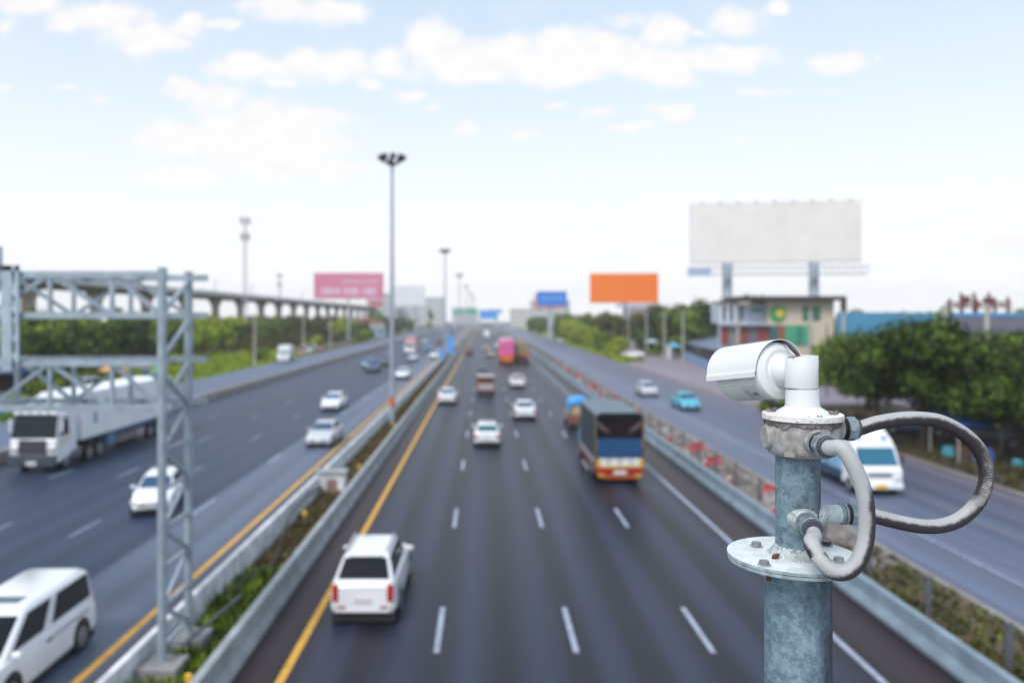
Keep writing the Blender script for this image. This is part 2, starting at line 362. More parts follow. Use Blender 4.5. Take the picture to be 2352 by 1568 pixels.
# red and white plastic barriers and rubble on the right median
m_redp = mat('plastic_red', (0.50,0.06,0.06), 0.5, 0, 0.25, 2)
m_whp = mat('plastic_offwhite', (0.45,0.43,0.42), 0.6, 0, 0.2, 2)
def pbar(x, y, rz, col, lab):
    t = thing('traffic_barrier', lab, 'barrier', (x, y, 0.024), rz, 'red and white plastic barriers in the right median'); t.scale = (.85,.85,.8)
    L = 1.15
    pr = [(-0.25,0),(0.25,0),(0.25,0.1),(0.12,0.42),(0.1,0.72),(-0.1,0.72),(-0.12,0.42),(-0.25,0.1)]
    MB().loft([[(a,yy,b) for a,b in pr] for yy in (-L/2, L/2)]).build('body', col, t, smooth=0, bevel=0.03)
    MB().bb(-0.1,0.1,-L/2+0.12,L/2-0.12,0.722,0.80).build('top_rib', m_whp if col is m_redp else m_redp, t, smooth=0, bevel=0.02)
    return t
sp0 = [(11.9,39.0),(12.9,36.2),(13.5,37.6),(12.0,33.0),(13.2,32.6),(11.95,43.5),(13.0,45.5),(12.0,48.0),(13.4,50.5),(12.2,53.0),(12.9,58.0),(12.1,64.0),(13.3,70),(12.2,75),(13.1,80),(12.0,84),(13.0,87.5),(12.3,92),(13.3,97),(12.4,104),(13.1,112),(12.5,121),(13.2,131),(12.6,143)]
r_, w_ = None, None
for i, (x, y) in enumerate(sp0):
    rz = random.uniform(-1.1, 1.1); red = i % 3 != 1
    lab = 'red plastic traffic barrier standing askew among the rubble of the right median' if red else 'off-white plastic traffic barrier standing among the rubble of the right median'
    if red:
        if r_ is None: r_ = pbar(x, y, rz, m_redp, lab)
        else: copy_tree(r_, (x, y, 0.024), rz)
    else:
        if w_ is None: w_ = pbar(x, y, rz, m_whp, lab)
        else: copy_tree(w_, (x, y, 0.024), rz)
rb = MB()
for i in range(900):
    y = 27 + 150*random.random()**1.3; x = random.uniform(11.6, 14.2); s_ = random.uniform(0.08, 0.42)
    rb.box((x, y, 0.02+s_*0.25), (s_, s_*random.uniform(0.5,1.2), s_*0.6), random.uniform(0,3), random.uniform(-.4,.4), random.uniform(-.4,.4), random.uniform(.5,.95))
o = rb.build('rubble', mat('broken_concrete', (0.19,0.165,0.15), 0.95, 0, 0.4, 1.5, col2=(0.36,0.33,0.31)), smooth=0)
tag(o, 'broken concrete rubble strewn along the right-hand median', 'rubble', kind='stuff')

# small plants: tufts of blades
def tufts(name, label, region, n, size, m, kind='stuff', zf=None):
    mb = MB(); (x0,x1,y0,y1) = region
    for i in range(n):
        x = random.uniform(x0,x1); y = y0+(y1-y0)*random.random()**1.6; z = 0.02 if zf is None else zf(x,y)
        k = 5; s_ = size*random.uniform(0.5,1.3)
        for j in range(k):
            a = random.uniform(0, 6.28); l = s_*random.uniform(.6,1.2); w = s_*0.22
            dx, dy = math.cos(a), math.sin(a); t_ = random.uniform(.2,.7)*l
            mb.add([(x-dy*w,y+dx*w,z),(x+dy*w,y-dx*w,z),(x+dx*t_,y+dy*t_,z+l)], [(0,1,2)])
    o = mb.build(name, m, smooth=0); tag(o, label, 'vegetation', kind=kind); return o
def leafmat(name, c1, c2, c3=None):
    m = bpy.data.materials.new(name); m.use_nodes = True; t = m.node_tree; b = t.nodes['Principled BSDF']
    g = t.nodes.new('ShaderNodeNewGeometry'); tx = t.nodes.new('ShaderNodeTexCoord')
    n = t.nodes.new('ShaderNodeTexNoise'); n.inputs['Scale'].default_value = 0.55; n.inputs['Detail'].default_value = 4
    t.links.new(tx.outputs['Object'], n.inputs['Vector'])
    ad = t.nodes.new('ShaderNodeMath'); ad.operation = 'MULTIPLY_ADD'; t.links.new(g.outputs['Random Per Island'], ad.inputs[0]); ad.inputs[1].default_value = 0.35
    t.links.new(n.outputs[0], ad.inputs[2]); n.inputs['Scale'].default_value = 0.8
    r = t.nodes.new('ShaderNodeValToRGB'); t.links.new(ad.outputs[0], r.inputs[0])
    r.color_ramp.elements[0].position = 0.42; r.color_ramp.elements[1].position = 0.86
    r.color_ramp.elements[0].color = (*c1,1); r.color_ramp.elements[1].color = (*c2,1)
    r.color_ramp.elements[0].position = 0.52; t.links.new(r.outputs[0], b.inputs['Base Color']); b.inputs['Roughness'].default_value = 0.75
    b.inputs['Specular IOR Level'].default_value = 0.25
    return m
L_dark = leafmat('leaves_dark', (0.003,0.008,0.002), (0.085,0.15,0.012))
L_mid = leafmat('leaves_mid', (0.030,0.065,0.006), (0.22,0.31,0.025))
L_bright = leafmat('leaves_bright', (0.09,0.15,0.008), (0.42,0.50,0.025))
L_brown = leafmat('leaves_brownish', (0.040,0.036,0.010), (0.13,0.13,0.026))
L_dry = leafmat('dry_weeds', (0.07,0.055,0.02), (0.20,0.15,0.06))
tufts('median_weeds', 'low green and brown weeds growing in the median between the barriers', (-7.8,-6.35,17,26), 1100, 0.34, L_mid)
tufts('median_weeds', 'sparse dry weeds growing further along the median between the barriers', (-7.7,-6.35,26,150), 3600, 0.24, L_dry)
tufts('verge_weeds', 'patchy green and brown weeds beside the wire fence on the near right', (11.6,14.2,14,30), 1500, 0.22, L_brown)
tufts('verge_weeds', 'green grass tufts beside the wire fence on the near right', (11.6,14.2,14,27), 260, 0.20, L_mid)
def bankz(x, y): return 0.03+max(0,(-38.5-x))*0.033
tufts('grass', 'bright green rough grass on the bank beyond the frontage road', (-60,-38.6,60,190), 9000, 0.55, L_bright, zf=bankz)
tufts('grass', 'green rough grass on the island between frontage road and forecourt', (25.4,30,150,330), 3000, 0.5, L_bright)
tufts('grass', 'brown grass and litter under the trees beside the right frontage road', (25.6,36,30,75), 2500, 0.3, L_brown)

# ------------------------------------------------------------------ trees
def tree_meshes(seed, h, r, base, nleaf, leaf, m, lobes=9, tall=1.0):
    rnd = random.Random(seed); tm = MB()
    tr = 0.035*h
    tm.tube([(0,0,0),(0.05*r,0,h*.25),(0.08*r,0.05*r,h*.5),(0,0.05*r,h*.8)], [tr*1.25,tr,tr*.7,tr*.25], 8)
    cs = []
    for i in range(lobes):
        a = 2.4*i + rnd.uniform(-.5,.5); rr = r*rnd.uniform(.25,.8) * (0.4 if i == 0 else 1); z = base + (h-base)*rnd.uniform(.12,.86)
        c = Vector((math.cos(a)*rr, math.sin(a)*rr, z)); q = r*rnd.uniform(.20,.40); cs.append((c, q))
        tm.tube([(0.05*r,0,h*rnd.uniform(.22,.42)), c*0.55+Vector((0,0,h*.18)), c], [tr*.55,tr*.35,tr*.08], 6)
    cs.append((Vector((0,0,h-(h-base)*.3)), r*.42))
    lm = MB(); vs = []; fs = []
    for i in range(nleaf):
        c, q = cs[rnd.randrange(len(cs))]
        d = Vector((rnd.gauss(0,1), rnd.gauss(0,1), rnd.gauss(0,.8))).normalized()*q*(rnd.random()**.45)*rnd.uniform(.8,1.12)
        p = c + d
        if p.z < base*.6: continue
        s_ = leaf*rnd.uniform(.6,1.4)
        nrm = (d.normalized() + Vector((rnd.uniform(-1,1), rnd.uniform(-1,1), rnd.uniform(-.4,1.2)))).normalized()
        a = nrm.orthogonal().normalized(); a.rotate(Matrix.Rotation(rnd.uniform(0,6.28), 3, nrm)); b_ = nrm.cross(a)
        k = len(vs); vs += [p+a*s_, p+b_*s_*.5, p-a*s_*.9, p-b_*s_*.5]; fs.append((k,k+1,k+2,k+3))
    lm.v = vs; lm.f = fs
    return tm, lm
m_bark = mat('bark', (0.07,0.05,0.04), 0.95, 0, 0.3, 3, bump=0.5, bscale=12)
TREES = {}
def tree(kind, label, x, y, s=1.0, rz=None, group=None, name='tree', cat='tree', z=0.0):
    rz = random.uniform(0, 6.28) if rz is None else rz
    if kind not in TREES:
        seed, h, r, base, nl, leaf, m, lobes = KINDS[kind]
        tm, lm = tree_meshes(seed, h, r, base, nl, leaf, m, lobes)
        t = thing(name, label, cat, (x,y,z), rz, group); t.scale = (s,s,s)
        tm.build('trunk', m_bark, t); lm.build('crown', m, t, smooth=0)
        TREES[kind] = t; return t
    t = copy_tree(TREES[kind], (x,y,z), rz, label, (s,s,s)); t.name = name; t['category'] = cat
    if group: t['group'] = group
    elif 'group' in t: del t['group']
    return t
KINDS = {
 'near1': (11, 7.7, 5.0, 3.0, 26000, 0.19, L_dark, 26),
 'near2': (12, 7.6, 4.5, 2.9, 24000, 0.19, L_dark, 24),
 'near3': (15, 7.4, 4.2, 2.4, 20000, 0.19, L_mid, 22),
 'mid1': (21, 9.0, 5.0, 1.5, 7000, 0.34, L_mid, 18),
 'mid2': (22, 8.6, 5.4, 0.8, 8000, 0.34, L_bright, 20),
 'mid3': (23, 9.2, 5.2, 1.0, 7000, 0.36, L_brown, 18),
 'mid4': (24, 9.5, 5.2, 0.8, 7000, 0.36, L_dark, 18),
 'slim': (25, 13, 2.6, 1.0, 2600, 0.36, L_mid, 9),
 'bush': (26, 2.6, 2.2, 0.0, 3600, 0.17, L_mid, 8),
 'bush2': (27, 2.6, 2.4, 0.0, 3600, 0.18, L_bright, 8),
}
# trees on the right, by the frontage road
g = 'dense dark green trees beside the right frontage road'
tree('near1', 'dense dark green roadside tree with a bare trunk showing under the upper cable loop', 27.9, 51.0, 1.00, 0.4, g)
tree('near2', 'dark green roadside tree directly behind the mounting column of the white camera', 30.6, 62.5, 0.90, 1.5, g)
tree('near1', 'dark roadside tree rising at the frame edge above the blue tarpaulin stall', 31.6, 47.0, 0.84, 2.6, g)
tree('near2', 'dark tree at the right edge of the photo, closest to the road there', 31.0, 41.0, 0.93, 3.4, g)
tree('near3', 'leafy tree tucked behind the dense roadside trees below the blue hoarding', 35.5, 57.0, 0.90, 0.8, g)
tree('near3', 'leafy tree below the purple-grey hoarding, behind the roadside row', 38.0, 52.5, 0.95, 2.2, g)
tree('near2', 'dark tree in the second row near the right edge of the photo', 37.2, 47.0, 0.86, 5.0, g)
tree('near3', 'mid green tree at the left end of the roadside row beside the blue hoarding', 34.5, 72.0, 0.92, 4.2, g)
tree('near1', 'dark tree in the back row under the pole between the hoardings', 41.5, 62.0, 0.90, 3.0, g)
tree('bush', 'small round green bush beside the road behind the white camera column', 26.9, 71, 1.15, 0, None, 'bush', 'bush')
tree('bush', 'yellow-green shrub at the corner of the cream building', 44, 100, 2.0, 1, None, 'bush', 'bush')
tree('bush2', 'bright shrub leaning on the lower wall of the cream building', 47.5, 103, 2.1, 2, None, 'bush', 'bush')
# behind the hoardings and the building, and along the right of the far road
g = 'trees along the right side beyond the forecourt'
far = [('mid4',72,150,1.05,'dark treetop showing above the blue hoarding'),('mid4',84,148,1.05,'dark treetop showing above the purple-grey hoarding'),('mid1',92,140,1.05,'green treetop beside the rusty steel frame'),
 ('mid1',62,158,1.0,'small treetop just right of the brown flat roof'),('mid3',50,192,1.05,'brownish-green tree left of the cream building, behind the market shed'),('mid1',42.5,172,1.12,'green tree overlapping the left end of the brown roof'),
 ('mid3',45,210,1.15,'wide brown-green tree below the right edge of the orange billboard'),('mid3',40.5,205,1.1,'brown-green tree behind the row of utility poles'),('mid4',38,212,0.95,'dark tree behind the small white kiosk'),
 ('mid2',41,224,1.15,'bright green tree under the post of the orange billboard'),('mid3',37,236,1.05,'dull brown tree left of the orange billboard post'),('mid1',38,262,1.1,'green tree at the left end below the orange billboard'),
 ('mid4',34,250,0.8,'low dark tree by the green sign right of the far road'),('mid2',31,280,0.95,'bright low tree on the grass island'),('mid3',34,300,1.05,'brownish tree half way to the blue billboard'),
 ('mid1',33,330,1.1,'green tree under the post of the blue billboard'),('mid4',30,345,0.9,'dark tree below the blue billboard'),('mid1',27,380,0.9,'dark green tree left of the blue billboard along the road'),('mid4',28,420,0.9,'far dark tree near the end of the right tree line'),
 ('mid3',29,470,0.95,'hazy far tree at the very end of the right tree line')]
far += [('mid4',52,186,1.35,'big dark dome-shaped tree left of the cream building'),('mid3',47,196,1.35,'big brown-green dome-shaped tree behind the middle utility poles'),('mid4',42.5,196,1.2,'dark broad tree behind the third utility pole'),('mid1',57,176,1.42,'tall bright-topped tree touching the left end of the brown roof'),
 ('mid2',29.5,176,.5,'small bright tree on the near end of the grass island'),('mid1',29.0,196,.55,'small dark tree on the grass island right of the first green sign'),('mid2',29.6,226,.72,'bright bushy tree on the middle of the grass island'),('mid2',28.6,252,.8,'bright bushy tree on the far part of the grass island'),('mid1',28.8,300,.85,'bushy tree on the grass island below the blue billboard')]
for k, x, y, s_, l in far: tree(k, l, x, y, s_, None, g)
for i, (x, y, s_, l) in enumerate([(27.0,168,.8,'low bush on the tip of the grass island'),(28,190,.9,'orange-tinged low bush on the grass island beside the kiosk'),(29.5,214,1.1,'bushy shrub on the grass island by the green signs'),(28,240,1.1,'far shrub on the grass island'),
      (40.2,197,1.1,'small bush at the left end of the market shed'),(38.0,176,1.1,'bush beside the white gatepost of the market')]):
    tree('bush' if i % 2 else 'bush2', l, x, y, s_, None, 'bushes around the grass island and the market', 'bush', 'bush')
# left: thicket between frontage road and viaduct
g = 'thicket of trees below the viaduct on the left'
rl = [('mid4',-46,84,.78,'dark tree at the far left seen between the two gantry beams'),('mid2',-53,92,.85,'bright green tree behind the dark one between the gantry beams'),('mid4',-50,104,.85,'dark green tree left of the small white sign board'),
 ('mid1',-59,108,.95,'green tree between the gantry beams above the white sign board'),('mid4',-54,124,.85,'dark rounded tree between the beams beyond the white sign board'),('mid2',-64,128,1.0,'tall bright tree between the beams below the viaduct'),
 ('mid1',-56,142,.85,'tree seen just left of the gantry column'),('mid4',-66,150,1.0,'dark tree behind the gantry column'),('mid2',-58,160,.95,'bright tree just right of the gantry column'),('mid2',-66,172,1.0,'bright yellow-green treetop right of the gantry column'),
 ('mid2',-60,176,.98,'yellow-green tree in the thicket left of the telecom mast'),('mid2',-70,190,1.02,'yellow-green tree in front of the telecom mast'),('mid4',-58,192,.78,'dark low tree at the foot of the thicket'),('mid2',-65,206,1.0,'yellow-green tree right of the telecom mast'),
 ('mid1',-57,208,.85,'green tree behind the parked white box truck'),('mid2',-70,222,1.02,'bright tree below the fourth viaduct pier right of the mast'),('mid1',-60,228,.95,'green tree above the parked white cars'),('mid4',-56,244,.9,'dark tree behind the parked white cars'),
 ('mid3',-66,240,1.0,'brownish tree under the viaduct near the second mast'),('mid3',-62,262,1.0,'brown-green tree left below the pink billboard'),('mid3',-66,280,1.05,'brown-green tree below the pink billboard'),('mid4',-56,272,.85,'dark tree at the edge of the frontage road below the pink billboard'),
 ('mid2',-52,284,.85,'bright tree below the middle of the pink billboard'),('mid3',-62,305,1.05,'dull tree behind the lamp mast side of the pink billboard'),('mid2',-56,320,1.0,'green tree below the right part of the pink billboard'),('mid1',-50,300,.7,'low green tree by the pale lane'),
 ('mid4',-48,318,.7,'low dark tree at the mouth of the pale lane'),('mid1',-50,372,1.1,'green tree just left of the nearest tall lamp mast'),('mid4',-46,380,.95,'dark tree behind the nearest tall lamp mast'),('mid1',-42,385,.8,'tree just right of the nearest tall lamp mast'),
 ('mid4',-44,420,.9,'far dark tree right of the nearest lamp mast'),('mid1',-41,450,.8,'far green tree left of the slim tall tree')]
for k, x, y, s_, l in rl: tree(k, l, x, y, s_, None, g, z=max(0,min(1.2,(-38.5-x)*0.033)) if y < 190 else 0)
tree('slim', 'slim tall tree standing alone between the white board and the second lamp mast', -34, 505, 1.15, 0, None)
for i, (x, y, s_, l) in enumerate([(-42,76,.9,'bright bush at the left edge below the upper gantry beam'),(-45,118,1.0,'bush beside the small white sign board'),(-42,150,.9,'green bush on the bank right of the gantry column'),
      (-41.5,165,.9,'green bush left of the parked white box truck'),(-41.5,185,1.1,'green bush right behind the parked white box truck'),(-43,206,1.2,'bright bush in front of the parked white cars'),
      (-41,262,1.3,'round bush at the edge of the frontage road'),(-41,280,1.4,'dark round bush before the pale lane')]):
    tree('bush2' if i % 2 else 'bush', l, x, y, s_, None, 'bushes on the left grass bank', 'bush', 'bush', z=0.1)
# scrub base that fills the foot of the thicket
def clump_stuff(name, label, pts, m, leaf, n, kind='stuff'):
    rnd = random.Random(5); vs = []; fs = []
    for (x, y, r, h) in pts:
        for i in range(n):
            a = rnd.uniform(0,6.28); q = r*math.sqrt(rnd.random()); z = h*rnd.random()*(1-(q/r)**2*.6)
            p = Vector((x+math.cos(a)*q, y+math.sin(a)*q, z)); s_ = leaf*rnd.uniform(.6,1.4)
            nr = Vector((rnd.uniform(-1,1),rnd.uniform(-1,1),rnd.uniform(0,1.2))).normalized(); a_ = nr.orthogonal().normalized(); b_ = nr.cross(a_)
            k = len(vs); vs += [p+a_*s_,p+b_*s_*.6,p-a_*s_,p-b_*s_*.6]; fs.append((k,k+1,k+2,k+3))
    mb = MB(); mb.v = vs; mb.f = fs; o = mb.build(name, m, smooth=0); tag(o, label, 'vegetation', kind=kind); return o
clump_stuff('undergrowth', 'tangled undergrowth filling the foot of the left thicket', [(-52-random.random()*20, y, 5, 4.0) for y in range(80,290,6)], L_brown, 0.4, 700)
clump_stuff('far_woods', 'hazy band of distant woods beyond the viaduct on the left', [(-110-random.random()*120, y, 16, 9.0) for y in range(150,900,22)], L_brown, 0.9, 700)
clump_stuff('far_woods', 'hazy band of distant woods behind the hoardings and billboards on the right', [(60+random.random()*130, y, 16, 8.5) for y in range(230,900,22)], L_brown, 0.9, 700)

# ------------------------------------------------------------------ viaduct
m_via = mat('viaduct_concrete', (0.24,0.24,0.25), 0.85, 0, 0.15, 0.3)
m_vpar = mat('viaduct_parapet', (0.55,0.55,0.56), 0.85, 0, 0.12, 0.3)
m_pier = mat('pier_concrete', (0.46,0.42,0.37), 0.85, 0, 0.12, 0.3)
t = thing('railway_viaduct', 'long grey elevated railway viaduct on concrete piers behind the left trees', 'viaduct', (-80, 0, 0))
pr = [(-2.4,13.5),(2.4,13.5),(4.6,14.1),(5.2,14.3),(5.2,14.6),(-5.2,14.6),(-5.2,14.3),(-4.6,14.1)]
MB().loft([[(a,yy,b) for a,b in pr] for yy in (40,1100)]).build('deck', m_via, t, smooth=0)
MB().bb(5.202,5.40,40,1100,14.3,15.5).bb(-5.25,-5.0,40,1100,14.6,15.5).build('parapet', m_vpar, t, smooth=0)
pm = None
for i in range(36):
    y = 67.5+24.5*i
    if pm is None:
        q = MB().box((0,0,5.75),(1.9,1.7,11.5))
        q.loft([[(-.95,-.85,11.501),(.95,-.85,11.501),(.95,.85,11.501),(-.95,.85,11.501)],[(-1.8,-1.0,13.1),(1.8,-1.0,13.1),(1.8,1.0,13.1),(-1.8,1.0,13.1)],[(-1.8,-1.0,13.49),(1.8,-1.0,13.49),(1.8,1.0,13.49),(-1.8,1.0,13.49)]])
        pm = q.build('pier', m_pier, t, bevel=0.1); pm.location = (0,y,0)
    else:
        c = pm.copy(); C.objects.link(c); c.parent = t; c.location = (0,y,0)
pm = None
for i in range(22):
    y = 190+36*i
    if pm is None: pm = MB().bb(-.07,.07,-.07,.07,14.6,19.0).cyl((0,0,18.6),(2,0,18.6),.04,n=6).build('catenary_mast', m_steel, t); pm.location = (4.2,y,0)
    else: c = pm.copy(); C.objects.link(c); c.parent = t; c.location = (4.2,y,0)

# ------------------------------------------------------------------ billboards
m_bwhite = mat('billboard_blank_sheet', (0.74,0.72,0.70), 0.8, 0, 0.05, 0.25)
m_bframe = mat('billboard_frame_steel', (0.30,0.36,0.42), 0.5, 0.3, 0.15)
m_col = mat('billboard_column_blue_grey', (0.40,0.47,0.54), 0.5, 0.1, 0.1)
def board(label, px0, py0, px1, py1, Y, m, posts=(0.5,), tilt=0.0, prise=None, cat='billboard', catwalk=False, pr=0.6, name='billboard'):
    a = P(px0,py1,Y); b = P(px1,py0,Y); w = b.x-a.x; h = b.z-a.z; cx = (a.x+b.x)/2
    t = thing(name, label, cat, (cx, Y, 0), tilt)
    z0 = a.z
    # sheet with its slightly skewed top edge as in the photo
    MB().bb(-w/2, w/2, -0.15, 0.15, z0, z0+h).build('panel', m, t, smooth=0)
    f = MB()
    for z in (z0+.05, z0+h-.05, z0+h/2): f.bb(-w/2, w/2, 0.16, 1.2, z-.1, z+.1)
    n = max(4, int(w/3))
    for i in range(n+1):
        x = -w/2+.1+(w-.2)*i/n
        f.bb(x-.08,x+.08,.16,1.25,z0,z0+h)
    f.build('back_frame', m_bframe, t, smooth=0)
    for q in posts:
        x = -w/2+w*q
        MB().cyl((x,0.75,0),(x,0.75,z0+h*.8),pr,pr*.92,20).build('post', m_col, t)
    return t, w, h, z0
m_or = mat('billboard_orange', (0.86,0.185,0.008), 0.6, 0, 0.02, 0.2)
m_pk = mat('billboard_pink', (0.62,0.20,0.31), 0.6, 0, 0.06, 0.3)
m_bl = mat('billboard_blue', (0.02,0.19,0.68), 0.6, 0, 0.06, 0.3)
m_grn = mat('sign_green', (0.02,0.42,0.24), 0.6, 0, 0.05)
m_bl2 = mat('sign_blue', (0.08,0.32,0.75), 0.6, 0, 0.05)
t, w, h, z0 = board('huge blank off-white billboard on two pale columns behind the cream building', 1591, 464, 1966, 602, 150, m_bwhite, (0.225, 0.735), -0.17, pr=0.95)
# catwalk below the blank board, with lamp brackets, and small lamps along the top
cw = MB(); L_ = w+1.2; x0 = -L_/2
for z in (z0-2.4, z0-1.0):
    for y in (-2.0, -0.7): cw.bar((x0,y,z),(x0+L_,y,z),0.13)
nb = 26
for i in range(nb+1):
    x = x0+L_*i/nb
    cw.bar((x,-2.0,z0-2.4),(x,-2.0,z0-1.0),0.10); cw.bar((x,-2.0,z0-2.4),(x,-0.7,z0-2.4),0.1)
    if i < nb: cw.bar((x,-2.0,z0-2.4),(x+L_/nb,-2.0,z0-1.0),0.09)
cw.bb(x0,x0+L_,-2.0,-0.7,z0-2.38,z0-2.33)
cw.build('catwalk', m_bframe, t, smooth=0)
MB().bb(x0,x0+4.2,-2.1,-1.98,z0-2.6,z0-1.1).build('catwalk_screen', mat('pale_blue_sheet', (0.34,0.43,0.56), 0.6), t)
for i in range(9):
    x = -w/2+2+(w-4)*i/8
    MB().bar((x,-.1,z0+h),(x,-.45,z0+h+.22),0.07).box((x,-.5,z0+h+.22),(.32,.2,.16)).build('floodlight', m_steel, t)
t, w, h, z0 = board('plain bright orange billboard on one post above the right tree line', 1356, 628, 1511, 695, 220, m_or, (0.52,), -0.06, pr=0.7)
MB().bb(-w*.12,w*.42,-1.4,-.3,z0-1.3,z0-1.0).bb(-w*.12,w*.42,-1.45,-1.35,z0-1.3,z0-.3).build('catwalk', mat('pale_violet_steel', (0.42,0.42,0.55), 0.6), t)
board('red-edged billboard peeking out behind the bright blue one', 1228, 676, 1296, 708, 312, mat('billboard_salmon', (0.80,0.25,0.14), 0.6, 0, 0.05), (0.5,))
t, w, h, z0 = board('bright blue billboard with one faint line of writing, beside the far road', 1233, 669, 1302, 703, 300, m_bl, (0.5,))
tm_ = mat('faint_blue_lettering', (0.22,0.42,0.75), 0.6)
q = MB(); rr = random.Random(3); x = -w*.38
while x < w*.38:
    lw = rr.uniform(.35,.6)
    q.bb(x,x+lw*.3,-.19,-.155,z0+h*.42,z0+h*.62).bb(x+lw*.3,x+lw,-.19,-.155,z0+h*rr.choice([.42,.56]),z0+h*.62)
    x += lw+rr.choice([.15,.15,.5])
q.build('lettering', tm_, t, smooth=0)
t, w, h, z0 = board('pink billboard with pale mirrored phone number above the viaduct', 721, 627, 880, 686, 262, m_pk, (0.5,), pr=0.28)
m_pt = mat('pale_lilac_lettering', (0.72,0.62,0.74), 0.6)
def text_mesh(s, size, m, parent, x, y, z, name='lettering', mirror=True, ext=0.03):
    cu = bpy.data.curves.new('txt', 'FONT'); cu.body = s; cu.size = size; cu.align_x = 'CENTER'; cu.extrude = ext; cu.offset = size*0.018
    to = bpy.data.objects.new('txt', cu); C.objects.link(to); bpy.context.view_layer.update()
    me = bpy.data.meshes.new_from_object(to.evaluated_get(bpy.context.evaluated_depsgraph_get())); bpy.data.objects.remove(to)
    me.transform(Matrix.Rotation(R(90), 4, 'X'))
    if mirror: me.transform(Matrix.Scale(-1, 4, (1,0,0))); me.flip_normals()
    me.materials.clear(); me.materials.append(m)
    o = bpy.data.objects.new(name, me); C.objects.link(o); o.parent = parent; o.location = (x,y,z); return o
text_mesh('081 804 4480', 3.25, m_pt, t, 0, -.19, z0+1.35, 'phone_number')
q = MB(); rr = random.Random(8); x = -w*.08
while x < w*.42:
    lw = rr.uniform(.35,.6)
    q.bb(x,x+.14,-.21,-.155,z0+5.1,z0+6.1).bb(x+.14,x+lw,-.21,-.155,z0+rr.choice([5.1,5.9]),z0+rr.choice([5.3,6.1])).bb(x+lw-.1,x+lw+.05,-.21,-.155,z0+5.1,z0+6.1)
    x += lw+rr.choice([.15,.15,.4])
q.build('lettering', m_pt, t, smooth=0)
MB().bb(w*.30,w*.5,-.5,-.3,z0-2.6,z0-.7).build('small_panel', mat('faded_red_panel', (0.5,0.16,0.14), 0.6), t)
board('pale hazy white board right of the nearest lamp mast, far away', 905, 657, 976, 702, 430, mat('pale_board', (0.7,0.72,0.76), 0.7), (0.3,0.7))
board('blue direction sign over the far end of the road', 1101, 712, 1144, 733, 400, m_bl2, (0.05,0.95), cat='sign', pr=.25, name='road_sign')
board('second blue direction sign just behind the first one over the far road', 1120, 711, 1153, 719, 440, m_bl2, (0.5,), cat='sign', pr=.25, name='road_sign')
board('green overhead sign over the far opposite carriageway, the larger one', 1070, 711, 1098, 721, 470, m_grn, (0.05,0.95), cat='sign', pr=.3, name='road_sign')
board('smaller green overhead sign left of the larger green one', 1042, 712, 1066, 722, 520, m_grn, (0.05,0.95), cat='sign', pr=.3, name='road_sign')
# small upright blue signs in the median
for px0,px1,py0,py1,Y,l in [(1008,1021,803,829,150,'small upright blue sign in the median, the nearer of the two'),(1027,1043,773,812,172,'taller upright blue sign in the median behind the smaller one')]:
    a = P(px0,py1,Y); b = P(px1,py0,Y); t = thing('median_sign', l, 'sign', ((a.x+b.x)/2, Y, 0.024))
    w = b.x-a.x
    MB().bb(-w/2,w/2,-.04,.04,max(a.z,.3),b.z).build('panel', m_bl2, t, bevel=0.02); MB().bb(-.05,.05,.05,.13,0,b.z*.8).build('post', m_steel, t)
# green and other little signs on the right
for px,py0,py1,Y,m_,l in [(1362,738,752,250,m_grn,'green sign on a pole at the left edge of the right trees'),(1388,741,752,262,m_grn,'smaller green sign behind the pole right of the first green sign'),(1327,775,786,240,m_grn,'little green roadside sign on the grass island'),
      (1262,747,755,330,mat('sign_pink',(.7,.3,.4),.6),'tiny pink sign beside the far right road')]:
    a = P(px-5,py1,Y); b = P(px+5,py0,Y); t = thing('street_sign', l, 'sign', ((a.x+b.x)/2, Y, 0)); w=b.x-a.x
    MB().bb(-w/2,w/2,-.05,.05,a.z,b.z).build('panel', m_, t); MB().cyl((0,.12,0),(0,.12,b.z),.06,n=8).build('post', m_steel, t)

# ------------------------------------------------------------------ tall lamp masts
m_mast = mat('mast_galvanised', (0.36,0.40,0.47), 0.45, 0.3, 0.08)
m_fl = mat('floodlight_housing', (0.05,0.05,0.06), 0.5, 0.2, 0.2)
t = thing('lamp_mast', 'nearest and tallest lamp mast rising from the median with an orange band at its foot', 'lamp mast', (-7.2, 62.8, 0.024), 0, 'tall lamp masts in the median')
MB().lathe((0,0,0),(0,0,1),[(0,.30),(.06,.30),(.061,.21),(10,.165),(20.2,.115)],20).build('pole', m_mast, t)
MB().lathe((0,0,20.2),(0,0,1),[(0,.14),(.1,.42),(.22,.42),(.24,.16),(.5,.13),(.52,.02)],24).build('head_ring', m_fl, t)
for i in range(8):
    a = 2*math.pi*i/8+.2; d = Vector((math.cos(a), math.sin(a), 0))
    q = MB(); q.bar(d*.38+Vector((0,0,20.32)), d*.88+Vector((0,0,20.74)), .08)
    q.box(d*.92+Vector((0,0,20.84)), (.34,.40,.34), a, 0, 0.55)
    q.build('floodlight', m_fl, t)
MB().lathe((0,0,1.4),(0,0,1),[(0,.212),(.0,.235),(.75,.232),(.75,.21)],20).build('orange_band', mat('orange_tape', (0.55,0.13,0.04), .6), t)
mastT = t
for i, (y, l) in enumerate([(150.8,'second lamp mast in the median, beside the two blue signs'),(238.8,'third lamp mast along the median'),(327,'fourth lamp mast along the median'),(415,'fifth lamp mast, small and hazy'),(503,'sixth lamp mast, tiny and hazy'),(591,'farthest visible lamp mast, faint near the horizon')]):
    copy_tree(mastT, (-7.35, y, 0.024), 0.5*i, l)

